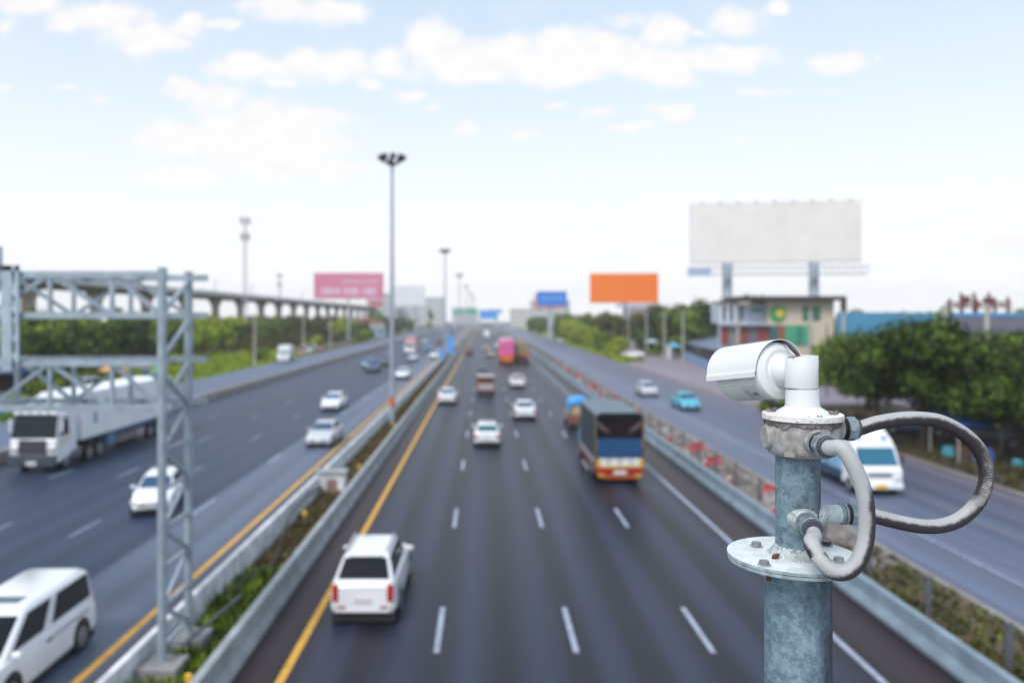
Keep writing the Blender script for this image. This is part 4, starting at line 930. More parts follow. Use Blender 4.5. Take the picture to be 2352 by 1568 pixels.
    MB().box((0,y1+.005,g_+.26),(.46,.05,.13)).build('number_plate', plate, t)
    MB().box((0,y1-.035,zn-.26),(hw*1.0,.08,.13)).build('grille', M_black, t, bevel=.01)
    MB().bb(-hw+.07,hw-.07,y0+.12,y1-.15,.09,g_+.04).build('underbody_shadow', M_black, t)  # black underbody, made low and wide to stand in for the contact shadow
    if kind == 'suv' and detail:
        for sx in (-1,1): MB().bar((sx*(tw-.06),rr_+.2,H+.05),(sx*(tw-.06),rf-.2,H+.05),.05).build('roof_rail', M_chrome, t)
        MB().box((0,rr_-.02,H-.02),(tw*1.5,.28,.05)).build('spoiler', col, t, bevel=.02)
        for sx in (-1,1): MB().box((sx*hw*.62,y0+.02,g_+.24),(.22,.05,.07)).build('reflector', M_red, t)
    if kind == 'mpv':
        MB().panel([(-.42,rf-.75,H+.004),(.42,rf-.75,H+.004),(.42,rf-.35,H+.004),(-.42,rf-.35,H+.004)],.012).build('roof_strip', M_glass2, t)  # small bluish strip laid on the front of the roof
        for sx in (-1,1): MB().bb(sx*(hw)-.012,sx*(hw)+.012,y0+.6,y0+2.6,.93,.955).build('slide_rail', M_chrome, t)
    if kind == 'pickup':
        MB().bb(-hw+.14,hw-.14,y0+.12,gb-.1,zr-.02,zr+.045).build('bed_cover', M_black, t)
    return t
PW = paint('white', (0.80,0.82,0.86)); PS = paint('silver', (0.50,0.52,0.56)); PB = paint('beige', (0.45,0.40,0.36)); PN = paint('navy', (0.04,0.07,0.14)); PT = paint('turquoise', (0.03,0.42,0.58))
PD = paint('maroon', (0.10,0.03,0.03)); PG = paint('graphite', (0.08,0.08,0.09)); PBl = paint('azure', (0.15,0.35,0.55))
M_blueglass = mat('tinted_blue_glass', (0.015,0.06,0.14), .08, 0, .1, coat=.5)
PI = math.pi
def away(kind, px, py, label, col, **k):
    x, y = G0(px, py); return car(kind, label, x, y + CARS[kind]['L']/2, col, 0.0, **k)
def toward(kind, px, py, label, col, **k):
    x, y = G0(px, py); return car(kind, label, x, y + CARS[kind]['L']/2, col, PI, **k)
gA = 'cars driving away on the main carriageway'; gO = 'cars coming on the opposite carriageway'; gF = 'cars on the right frontage road'
away('suv', 833, 1440, 'white SUV driving away over the yellow line, the nearest vehicle on the main carriageway', PW, group=gA)
away('hatch', 1119, 1029, 'white hatchback driving away in the middle lane, nearest car of that lane', PW, group=gA, glass=mat('teal_glass',(.02,.12,.14),.1))
away('sedan', 1207, 966, 'white sedan with red tail lights left of the blue tarpaulin pickup', PW, group=gA, glass=M_blueglass)
away('sedan', 1026, 930, 'white sedan driving away beside the yellow line, in front of the nearest lamp mast', PW, group=gA, glass=M_blueglass)
away('sedan', 1189, 892, 'silver-white sedan driving away behind the pink bus', PW, group=gA)
away('sedan', 1077, 816, 'dark maroon sedan driving away near the yellow line', PD, group=gA, detail=False)
away('sedan', 1128, 821, 'pale beige sedan left of the pink bus', PB, group=gA, detail=False)
away('hatch', 1118, 806, 'brownish small car just ahead of the pale beige sedan', PB, group=gA, detail=False)
away('sedan', 1145, 800, 'white sedan half hidden by the left side of the pink bus', PW, group=gA, detail=False)
away('sedan', 1138, 770, 'small pale car ahead of the pink bus', PB, group=gA, detail=False)
away('sedan', 1108, 872, 'dark blue-green car mostly hidden by the brown canopy truck', PN, group=gA, detail=False)
for px, py, l in [(1098,757,'tiny dark car far ahead near the yellow line'),(1110,750,'tiny reddish car far up the main carriageway'),(1150,752,'tiny car far up the main carriageway on its right side')]:
    away('sedan', px, py, l, PD if 'red' in l else PG, group=gA, detail=False)
# opposite carriageway, coming towards the bridge
x_, y_ = -11.05, 18.7
car('mpv', 'large white van at the bottom left corner of the photo', x_, y_, PW, PI+.02, gO, glass=M_glass)
x, y = G0(345, 1188); car('hatch', 'white hatchback coming, seen through the gantry column', x-2*math.sin(.21), y+2*math.cos(.21), PW, PI+.21, gO, glass=M_blueglass)
toward('sedan', 730, 1030, 'silver sedan coming in the lane beside the yellow line', PS, group=gO, glass=M_blueglass)
toward('sedan', 757, 945, 'white sedan coming, directly above the silver one', PW, group=gO, glass=M_blueglass)
toward('sedan', 922, 872, 'white sedan coming just right of the nearest lamp mast', PW, group=gO, glass=M_blueglass, detail=False)
toward('pickup', 853, 856, 'dark navy pickup coming left of the nearest lamp mast', PN, group=gO, detail=False, glass=M_blueglass)
toward('sedan', 842, 846, 'blue car half hidden behind the dark navy pickup', PBl, group=gO, detail=False)
toward('suv', 886, 841, 'dark SUV coming right beside the nearest lamp mast', PG, group=gO, detail=False, glass=M_blueglass)
toward('sedan', 948, 830, 'silver-blue sedan coming in front of the white lorry', PS, group=gO, detail=False, glass=M_blueglass)
toward('sedan', 997, 824, 'white sedan coming beside the smaller blue median sign', PW, group=gO, detail=False)
toward('pickup', 983, 806, 'blue-grey pickup coming between the lorry and the blue signs', PBl, group=gO, detail=False)
toward('suv', 1010, 792, 'dark SUV further up the opposite carriageway', PG, group=gO, detail=False)
toward('sedan', 975, 790, 'pale car further up the opposite carriageway beside the lorry', PS, group=gO, detail=False)
toward('sedan', 1022, 777, 'small blue-grey car far up the opposite carriageway', PBl, group=gO, detail=False)
toward('sedan', 1038, 768, 'small dark car far up the opposite carriageway', PG, group=gO, detail=False)
toward('sedan', 1058, 765, 'small silver car near the far median', PS, group=gO, detail=False)
toward('suv', 1012, 762, 'small pale car near the far left barrier', PS, group=gO, detail=False)
toward('sedan', 1046, 750, 'tiny pale car near the vanishing point of the opposite carriageway', PW, group=gO, detail=False)
# right frontage road
toward('hatch', 1494, 913, 'silver hatchback coming on the right frontage road', PS, group=gF, glass=M_blueglass)
toward('sedan', 1589, 945, 'bright turquoise sedan coming on the right frontage road', PT, group=gF, glass=mat('dark_teal_glass',(.02,.05,.08),.1))
toward('sedan', 1287, 787, 'pale car far up the right frontage road', PS, group=gF, detail=False)
toward('hatch', 1235, 768, 'small pale car near the top of the right frontage road', PW, group=gF, detail=False)
toward('sedan', 1212, 757, 'tiny pinkish car near the top of the right frontage road', PB, group=gF, detail=False)
x, y = G0(1459, 822); car('sedan', 'white car parked at the tip of the grass island', x, y+2, PW, 1.2, glass=M_blueglass)
# parked on the left
gl_ = 'vehicles parked beside the left frontage road'
for px, py, kd, c, l in [(702,812,'mpv',PW,'white van parked in front of the thicket, leftmost of the parked group'),(716,806,'mpv',PW,'white van parked behind the leftmost parked van'),(728,815,'sedan',paint('magenta',(.4,.08,.2)),'magenta and white car parked in front of the thicket'),(742,812,'suv',PS,'silver car parked at the right end of the group before the thicket'),(757,806,'sedan',paint('rust',(.3,.08,.04)),'rusty red car parked near the round bush')]:
    x, y = G0(px, py); car(kd, l, min(x,-40.2), y, c, PI+.2, gl_, detail=False)
for x, y, kd, c, l in [(-42.5,70,'pickup',PG,'dark pickup parked at the left edge behind the lower gantry beam'),(-43,86,'mpv',PS,'grey van parked behind the left lorry, seen through the lower gantry beam'),(-41.5,100,'suv',PG,'dark SUV parked behind the lorry trailer near the gantry column'),(-41.8,78,'sedan',paint('lilac',(.4,.38,.45)),'pale lilac car parked behind the cab of the left lorry')]:
    car(kd, l, x, y, c, PI, gl_, detail=False)

car('pickup', 'dark pickup parked in the shade under the trees beside the tarpaulin stall', 33.2, 52.5, PG, .6, None, detail=False)
car('sedan', 'dark blue car parked in the shade left of the tarpaulin stall', 31.0, 57.5, PN, 1.0, None, detail=False)
# trucks
def box_wheels(t, hw, ys, r=.48):
    for sx in (-1,1):
        for yy in ys: wheel(t, sx*(hw-.17), yy, r, .30)
# 1 tarpaulin truck on the main carriageway (rear at Y=40.2)
t = thing('cargo_truck', 'large truck with dark tarpaulin body and blue, white and orange tailgate in the right lane', 'truck', (6.82, 40.3, .02), 0)
hw = 1.2
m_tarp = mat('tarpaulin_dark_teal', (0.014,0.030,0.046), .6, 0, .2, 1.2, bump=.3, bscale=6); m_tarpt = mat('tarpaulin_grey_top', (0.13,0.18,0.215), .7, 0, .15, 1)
m_bt = mat('tailgate_blue', (0.003,0.062,0.185), .6, 0, .15, 3); m_wt = mat('tailgate_white', (.66,.66,.62), .5); m_yt = mat('trim_yellow', (.62,.34,.02), .5); m_ot = mat('trim_red_orange', (.32,.03,.012), .5)
zb = 1.18
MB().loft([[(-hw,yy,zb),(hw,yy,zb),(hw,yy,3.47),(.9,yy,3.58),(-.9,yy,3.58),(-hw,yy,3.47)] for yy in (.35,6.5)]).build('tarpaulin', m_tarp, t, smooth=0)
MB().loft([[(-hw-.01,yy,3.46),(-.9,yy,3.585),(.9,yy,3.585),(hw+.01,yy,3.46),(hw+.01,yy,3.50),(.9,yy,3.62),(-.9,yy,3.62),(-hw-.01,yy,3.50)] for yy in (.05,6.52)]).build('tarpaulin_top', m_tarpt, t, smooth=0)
MB().bb(-hw+.06,hw-.06,.30,.345,2.3,3.33).build('rear_flap', mat('tarpaulin_black', (.014,.010,.013), .9, spec=.1), t, smooth=0)
for sx in (-1,1):
    MB().panel([(sx*hw*.98,.28,3.3),(sx*hw*.98,.30,2.9),(sx*hw*.45,.30,2.55),(sx*hw*.40,.28,2.62)],.02).build('flap_strap', mat('strap_mauve', (.12,.09,.1), .8), t)
    MB().bb(sx*hw-.035,sx*hw+.035,.0,.34,1.0,3.44).build('rear_pillar', mat('pillar_brown_yellow',(.13,.09,.055),.6), t, smooth=0)
    MB().box((sx*hw*.82,.12,2.2),(.34,.08,.13)).build('corner_trim', m_yt, t, bevel=.02); MB().box((sx*hw*.94,.12,2.05),(.12,.08,.4)).build('corner_trim', m_yt, t, bevel=.02)
tg = MB().bb(-hw+.08,hw-.08,.06,.29,1.33,2.28).build('tailgate', m_bt, t, smooth=0)
for x in (-.55,.0,.55): MB().bb(x-.02,x+.02,.02,.058,1.0,2.28).build('rib', mat('rib_navy',(.03,.08,.2),.5), tg, smooth=0)
MB().bb(-hw+.1,hw-.1,.05,.3,.93,1.31).build('lower_gate', m_wt, t, smooth=0)
for sx in (-1,1): MB().bb(sx*hw*.84,sx*hw*.98,.02,.3,.93,1.31).build('gate_end', m_yt, t, smooth=0)
MB().bb(-hw,hw,.0,.32,.86,.925).build('yellow_bar', m_yt, t, smooth=0)
MB().bb(-hw+.05,hw-.05,.02,.3,.50,.855).build('rear_panel', m_ot, t, smooth=0)
for sx in (-1,1):
    MB().box((sx*.78,.0,.72),(.42,.06,.18)).build('tail_light', M_red, t, bevel=.02); MB().box((sx*.93,.02,.46),(.34,.1,.12)).build('bumper_end', m_yt, t, bevel=.02)
MB().box((0,-.02,.62),(.62,.05,.20)).build('number_plate', M_plate, t)
MB().bb(-hw+.3,hw-.3,.0,.25,.30,.495).build('bumper', mat('bumper_orange',(.40,.08,.015),.5), t, smooth=0)
for sx in (-1,1):
    MB().bb(sx*hw-.03,sx*hw+.03,.35,6.5,.95,1.175).build('side_rail', mat('rail_pale_grey',(.35,.33,.36),.6), t, smooth=0); MB().bb(sx*(hw-.06)-.03,sx*(hw-.06)+.03,.5,6.3,.55,.94).build('side_board', mat('board_crimson',(.2,.04,.04),.6), t, smooth=0)
MB().bb(-.45,.45,.3,8.0,.55,.93).build('chassis', M_black, t, smooth=0)
MB().loft([[(-1.1,6.75,.6),(1.1,6.75,.6),(1.1,6.75,2.5),(-1.1,6.75,2.5)],[(-1.1,8.35,.6),(1.1,8.35,.6),(1.1,8.35,1.7),(-1.1,8.35,1.7)]]).build('cab', PBl, t, smooth=0, bevel=.08)
box_wheels(t, hw, (1.7,2.9,7.4))
# 2 pickup with blue tarpaulin and tan load
x, y = G0(1331, 990)
t = thing('pickup_truck', 'loaded pickup with a bright blue tarpaulin over tan sacks, half hidden by the tarpaulin truck', 'pickup', (7.2, y, .02))
MB().bb(-.85,.85,.0,2.3,.55,1.05).build('bed', mat('bed_brown',(.16,.08,.04),.7), t, bevel=.04)
MB().loft([[(-.8,.1,1.05),(.8,.1,1.05),(.8,.1,1.9),(-.8,.1,1.9)],[(-.8,2.2,1.05),(.8,2.2,1.05),(.8,2.2,1.9),(-.8,2.2,1.9)]]).build('load', mat('sacks_tan',(.42,.31,.22),.9,0,.3,3), t, bevel=.15)
MB().loft([[(-.92,yy,1.45),(-.85,yy,2.15),(-.3,yy,2.38),(.3,yy,2.4),(.85,yy,2.1),(.92,yy,1.9),(.8,yy,1.92),(-.8,yy,1.92)] for yy in (.0,1.1,2.4)]).build('tarpaulin', mat('tarp_bright_blue',(.05,.33,.75),.55,0,.15,2), t, bevel=.05)
MB().loft([[(-.8,2.4,.4),(.8,2.4,.4),(.8,2.4,1.7),(-.8,2.4,1.7)],[(-.8,3.6,.4),(.8,3.6,.4),(.7,3.6,1.7),(-.7,3.6,1.7)],[(-.8,4.1,.4),(.8,4.1,.4),(.8,4.1,1.1),(-.8,4.1,1.1)],[(-.78,5.1,.4),(.78,5.1,.4),(.78,5.1,.95),(-.78,5.1,.95)]]).build('cab', PB, t, bevel=.06)
for sx in (-1,1):
    MB().box((sx*.72,-.02,.8),(.2,.05,.2)).build('tail_light', M_red, t)
    for yy in (1.0,4.3): wheel(t, sx*.75, yy, .34, .22)
# 3 brown canopy truck
x, y = G0(1116, 909)
t = thing('pickup_truck', 'small truck with pale grey tailgate and dark brown open canopy in the middle lane', 'pickup', (x, y, .02))
MB().bb(-.92,.92,0,2.5,.62,1.25).build('bed', mat('bed_grey',(.40,.36,.37),.6), t, bevel=.04); MB().bb(-.9,.9,.15,2.45,1.26,1.95).build('canopy', mat('canopy_brown',(.09,.035,.02),.8), t, bevel=.05)
MB().bb(-.95,.95,.05,2.5,1.96,2.12).build('canopy_roof', mat('canopy_cream',(.48,.42,.38),.7), t, bevel=.04)
MB().loft([[(-.85,2.6,.5),(.85,2.6,.5),(.8,2.6,1.75),(-.8,2.6,1.75)],[(-.85,3.8,.5),(.85,3.8,.5),(.75,3.8,1.75),(-.75,3.8,1.75)],[(-.85,4.3,.5),(.85,4.3,.5),(.8,4.3,1.15),(-.8,4.3,1.15)],[(-.8,5.1,.5),(.8,5.1,.5),(.8,5.1,1.0),(-.8,5.1,1.0)]]).build('cab', PB, t, bevel=.06)
MB().bb(-.85,.85,-.04,.1,.36,.58).build('bumper', mat('bumper_brown',(.09,.04,.025),.7), t)
for sx in (-1,1):
    MB().box((sx*.84,-.03,.98),(.14,.06,.34)).build('tail_light', M_red, t)
    for yy in (1.0,4.2): wheel(t, sx*.78, yy, .36, .24)
# 4 pink double decker bus
x, y = G0(1164, 838)
t = thing('coach', 'tall pink coach with an orange lower rear, driving away beside the olive truck', 'bus', (x, y, .02))
hw = 1.27
MB().bb(-hw,hw,0,11.5,.45,4.35).build('body', mat('coach_pink',(.70,.10,.30),.4,0,.08,.5,coat=.3), t, smooth=30, bevel=.22, seg=4)
MB().bb(-hw+.12,hw-.12,-.03,.05,2.9,3.75).build('rear_window', mat('coach_pale_pink_glass',(.55,.14,.34),.2), t, bevel=.06)
MB().bb(-hw+.1,hw-.1,.2,11,4.352,4.42).build('roof_panel', mat('coach_lilac',(.6,.35,.5),.5), t)
MB().bb(-hw-.01,hw+.01,-.02,11.4,.46,1.7).build('lower_skirt', mat('coach_orange',(.50,.11,.02),.4,0,.3,.8), t, smooth=30, bevel=.1)
MB().box((0,-.04,1.0),(1.1,.05,.5)).build('engine_cover', mat('coach_bright_orange',(.75,.17,.02),.5), t, bevel=.03)
MB().box((0,-.0,.38),(2.3,.2,.26)).build('bumper', M_black, t, bevel=.04)
for sx in (-1,1):
    MB().bb(sx*hw-.012,sx*hw+.012,.5,11,2.9,3.8).build('side_window', M_glass, t); MB().box((sx*1.05,-.03,1.2),(.2,.05,.5)).build('tail_light', M_red, t)
box_wheels(t, hw, (2.6,3.9,9.6), .5)
# 5 olive truck beside it
x, y = G0(1200, 836)
t = thing('cargo_truck', 'olive-brown open truck with a dark rear beside the pink coach', 'truck', (x, y, .02)); hw = 1.2
MB().bb(-hw,hw,.1,7,1.9,3.9).build('load', mat('load_olive',(.24,.20,.13),.9,0,.2,1), t, bevel=.12); MB().bb(-hw-.03,hw+.03,0,7.1,1.35,2.1).build('body', mat('truck_rust_orange',(.32,.13,.05),.7,0,.3,1.5), t, bevel=.03)
MB().bb(-hw+.1,hw-.1,-.05,.3,.45,1.3).build('rear_frame', mat('truck_dark_maroon',(.07,.025,.025),.8), t, bevel=.03); MB().bb(-.5,.5,.1,9,.6,1.3).build('chassis', M_black, t)
MB().bb(-1.1,1.1,7.4,9.2,.6,2.8).build('cab', PB, t, bevel=.1)
for sx in (-1,1): MB().box((sx*.9,-.07,1.0),(.3,.05,.16)).build('tail_light', M_red, t)
box_wheels(t, hw, (1.3,2.5,8.3))
# 6 far white van on main carriageway, cube body
def boxtruck(label, x, y, rz, body, cab, L=6.0, H=3.3, W_=2.1, name='box_truck', glass=M_glass, plate=M_plate, boxh=None, lowbox=1.0):
    # origin at the front bumper, front = +Y
    t = thing(name, label, 'truck', (x, y, .02), rz); hw = W_/2; cl = 1.7; Hb = boxh or H
    ch = min(H, 2.35)
    MB().loft([[(-hw*.96,-.02,.42),(hw*.96,-.02,.42),(hw*.96,-.02,1.22),(-hw*.96,-.02,1.22)],[(-hw*.96,-.22,.42),(hw*.96,-.22,.42),(hw*.96,-.22,1.35),(-hw*.96,-.22,1.35)],
        [(-hw*.96,-.62,.42),(hw*.96,-.62,.42),(hw*.88,-.62,ch),(-hw*.88,-.62,ch)],[(-hw*.96,-cl,.42),(hw*.96,-cl,.42),(hw*.9,-cl,ch),(-hw*.9,-cl,ch)]]).build('cab', cab, t, smooth=30, bevel=.06)
    a, b = Vector((0,-.215,1.36)), Vector((0,-.60,ch-.06))
    d_ = (b-a); nn = Vector((1,0,0)).cross(d_).normalized()*-1
    q = [a+d_*.06+Vector((-hw*.86,0,0)), a+d_*.06+Vector((hw*.86,0,0)), a+d_*.92+Vector((hw*.78,0,0)), a+d_*.92+Vector((-hw*.78,0,0))]
    ws = MB().panel([p+Vector((0,.012,0)) for p in q], .03)
    ws.panel([p+Vector((0,-.03,0)) for p in q], .02); ws.build('windscreen', glass, t, smooth=0)
    for sx in (-1,1):
        MB().panel([(sx*hw*.955,-.62,1.42),(sx*hw*.955,-1.35,1.42),(sx*hw*.915,-1.35,ch-.25),(sx*hw*.915,-.72,ch-.25)],.03*(-sx)).build('side_window', M_glass, t, smooth=0)
        MB().box((sx*hw*.72,.0,.82),(.34,.1,.2)).build('headlight', M_lamp, t, bevel=.03)
        MB().box((sx*(hw+.13),-.45,1.7),(.12,.08,.42)).build('mirror', M_black, t, bevel=.02)
    MB().box((0,.0,1.02),(W_*.5,.06,.14)).build('grille', m_steel, t, bevel=.02)
    MB().box((0,.03,.5),(W_*.94,.16,.28)).build('bumper', cab, t, bevel=.04); MB().box((0,.125,.5),(.5,.03,.2)).build('number_plate', plate, t)
    MB().bb(-hw,hw,-L,-cl-.08,lowbox,Hb).build('box_body', body, t, smooth=0, bevel=.03)
    MB().bb(-.4,.4,-L+.1,-cl+.4,.5,lowbox-.01).build('chassis', M_black, t, smooth=0)
    for sx in (-1,1):
        for yy in (-.85,-L+1.3): wheel(t, sx*(hw-.15), yy, .38, .26)
    return t
x, y = G0(1118, 779); t = boxtruck('white box van driving away beyond the beige cars in the middle lane', x, y+6.5, 0, PW, PW, 6.5, 3.3, 2.1, lowbox=.9)
# 7 blue and white truck on the right frontage road
py_ = mat('plate_yellow',(.75,.48,.03),.5)
t = boxtruck('white and pale blue truck with a yellow number plate coming behind the cable loops', 18.55, 37.6, PI, mat('body_sky_blue',(.25,.47,.66),.6,0,.12,1), PW, 8.0, 2.9, 2.25, 'cargo_truck', mat('windscreen_teal_blue',(.015,.13,.22),.08,coat=.5), py_, 2.5, .95)
MB().loft([[(-1.0,-.75,2.36),(1.0,-.75,2.36),(1.0,-.75,2.42),(-1.0,-.75,2.42)],[(-1.0,-1.7,2.36),(1.0,-1.7,2.36),(.9,-1.7,3.1),(-.9,-1.7,3.1)],[(-1.0,-2.3,2.51),(1.0,-2.3,2.51),(.9,-2.3,3.15),(-.9,-2.3,3.15)]]).build('wind_deflector', PW, t, bevel=.05)
for sx in (-1,1): MB().box((sx*.6,-.9,2.62),(.26,.1,.16)).build('roof_lamp', mat('lamp_blue',(.08,.25,.75),.4), t, bevel=.03)
q = MB()
for i in range(4): q.bb(1.13,1.16,-7.6+i*1.45,-7.45+i*1.45,.95,2.5); q.bb(-1.16,-1.13,-7.6+i*1.45,-7.45+i*1.45,.95,2.5)
q.build('body_rib', mat('rib_blue',(.06,.22,.42),.6), t, smooth=0)
for sx in (-1,1): MB().bb(sx*1.02-.03,sx*1.02+.03,-7.8,-1.9,.55,.93).build('side_guard', mat('guard_navy',(.03,.08,.14),.6), t, smooth=0)
# 8 far lorries on the opposite carriageway and the parked box truck
x, y = G0(941, 812); t = boxtruck('white lorry with faded red sides coming on the opposite carriageway', x, y, PI, mat('body_faded_red',(.5,.28,.28),.6), PW, 9, 3.6, 2.4, lowbox=1.1)
x, y = G0(640, 832); t = boxtruck('white box truck parked on the left frontage road in front of the bright thicket', x+.8, y, PI+.12, mat('body_white_faded',(.66,.68,.70),.6), PW, 7.0, 3.0, 2.2, lowbox=1.0, glass=mat('grey_glass',(.2,.22,.25),.2))
# 9 left articulated lorry (front towards the camera)
t = thing('articulated_lorry', 'white articulated lorry with a long white trailer passing under the gantry', 'lorry', (-24.35, 43.3, .02), PI); hw = 1.25
mW = PW
MB().loft([[(-hw,-.02,.55),(hw,-.02,.55),(hw,-.02,1.75),(-hw,-.02,1.75)],[(-hw,-.12,.5),(hw,-.12,.5),(hw,-.12,1.85),(-hw,-.12,1.85)],[(-hw,-.45,.5),(hw,-.45,.5),(hw*.95,-.45,3.1),(-hw*.95,-.45,3.1)],[(-hw,-2.3,.9),(hw,-2.3,.9),(hw*.95,-2.3,3.35),(-hw*.95,-2.3,3.35)]]).build('cab', mW, t, smooth=30, bevel=.07)
MB().loft([[(-1.1,-.7,3.18),(1.1,-.7,3.18),(1.1,-.7,3.22),(-1.1,-.7,3.22)],[(-1.1,-1.5,3.2),(1.1,-1.5,3.2),(1.0,-1.5,3.75),(-1.0,-1.5,3.75)],[(-1.1,-2.3,3.34),(1.1,-2.3,3.34),(1.05,-2.3,3.95),(-1.05,-2.3,3.95)]]).build('wind_deflector', mW, t, bevel=.06)
MB().box((0,-.40,3.16),(2.35,.35,.14)).build('sun_visor', mW, t, bevel=.03)
for i in range(4): MB().box((-.75+.5*i,-.18,3.22),(.28,.08,.14)).build('roof_lamp', M_lamp, t, bevel=.03)
MB().panel([(-1.2,-.09,1.86),(1.2,-.09,1.86),(1.15,-.42,3.05),(-1.15,-.42,3.05)],-.035).panel([(-1.2,-.06,1.86),(1.2,-.06,1.86),(1.15,-.39,3.05),(-1.15,-.39,3.05)],.02).build('windscreen', mat('cab_glass_dark',(.008,.016,.018),.15,spec=.3), t, smooth=0)
for sx in (-1,1):
    MB().panel([(sx*1.245,-.5,1.95),(sx*1.245,-1.35,1.95),(sx*1.2,-1.35,2.85),(sx*1.2,-.55,2.85)],.03*(-sx)).build('side_window', M_glass, t, smooth=0)
    MB().box((sx*.98,.02,1.3),(.42,.12,.26),0).build('headlight', M_lamp, t, bevel=.05); MB().box((sx*(hw+.16),-.35,2.5),(.1,.1,.7)).build('mirror', mW, t, bevel=.02)
    MB().bb(sx*hw-.012,sx*hw+.012,-.1,-.0+.0,1.1,1.2).panel([(sx*(hw+.004),-.3,1.35),(sx*(hw+.004),-1.5,1.75),(sx*(hw+.004),-1.5,1.9),(sx*(hw+.004),-.3,1.5)],.01*sx).build('stripe', mat('stripe_cream_yellow',(.7,.6,.3),.5), t, smooth=0)
    MB().box((sx*.9,.06,.62),(.5,.06,.2)).build('fog_light', M_lamp, t, bevel=.02)
MB().box((0,.03,1.32),(1.5,.07,.95)).build('grille', mat('grille_grey',(.05,.05,.065),.5), t, bevel=.03)
MB().box((0,-.0,.66),(2.52,.28,.64)).build('bumper', mat('bumper_slate',(.05,.065,.09),.5), t, bevel=.06); MB().box((0,.15,.55),(.55,.04,.22)).build('number_plate', M_plate, t)
MB().bb(-.45,.45,-16,-1,.75,1.1).build('chassis', M_black, t, smooth=0)
tr = MB().bb(-hw,hw,-16.0,-2.85,1.35,4.05).build('trailer_box', mat('trailer_white',(.84,.87,.90),.45,0,.06,.6), t, smooth=0, bevel=.04)
MB().bb(-hw-.012,-hw-.003,-4.6,-4.25,2.1,3.0).build('emblem', mat('emblem_teal',(.05,.3,.4),.5), tr, smooth=0)
MB().bb(-.5,.5,-2.848,-2.4,1.6,2.9).build('cooling_unit', mat('unit_grey',(.45,.46,.5),.5), tr, bevel=.04)
for sx in (-1,1):
    sg = MB()
    for z in (.55,.85): sg.bb(sx*1.2-.02,sx*1.2+.02,-11.4,-7.4,z,z+.1)
    for i in range(5): sg.bb(sx*1.2-.02,sx*1.2+.02,-11.4+i*.96,-11.3+i*.96,.55,.95)
    sg.build('side_guard', mat('guard_pinkish',(.42,.36,.36),.6), t, smooth=0)
    MB().bb(sx*1.1-.12,sx*1.1+.12,-15.6,-6.5,1.12,1.34).build('side_beam', mat('beam_navy',(.03,.10,.2),.6), t, smooth=0)
    MB().bb(sx*.95-.25,sx*.95+.25,-7.2,-6.2,.5,1.2).build('tank', mat('tank_blue',(.10,.2,.32),.5), t, bevel=.05)
    MB().box((sx*1.0,-2.1,.75),(.5,1.0,.5)).build('fuel_tank', m_steel, t, bevel=.06)
    MB().bb(sx*1.0-.22,sx*1.0+.22,-5.4,-3.2,1.1,1.16).build('mudguard', M_black, t)
box_wheels(t, hw, (-1.15,-3.8,-5.0,-12.4,-13.6,-14.8), .5)
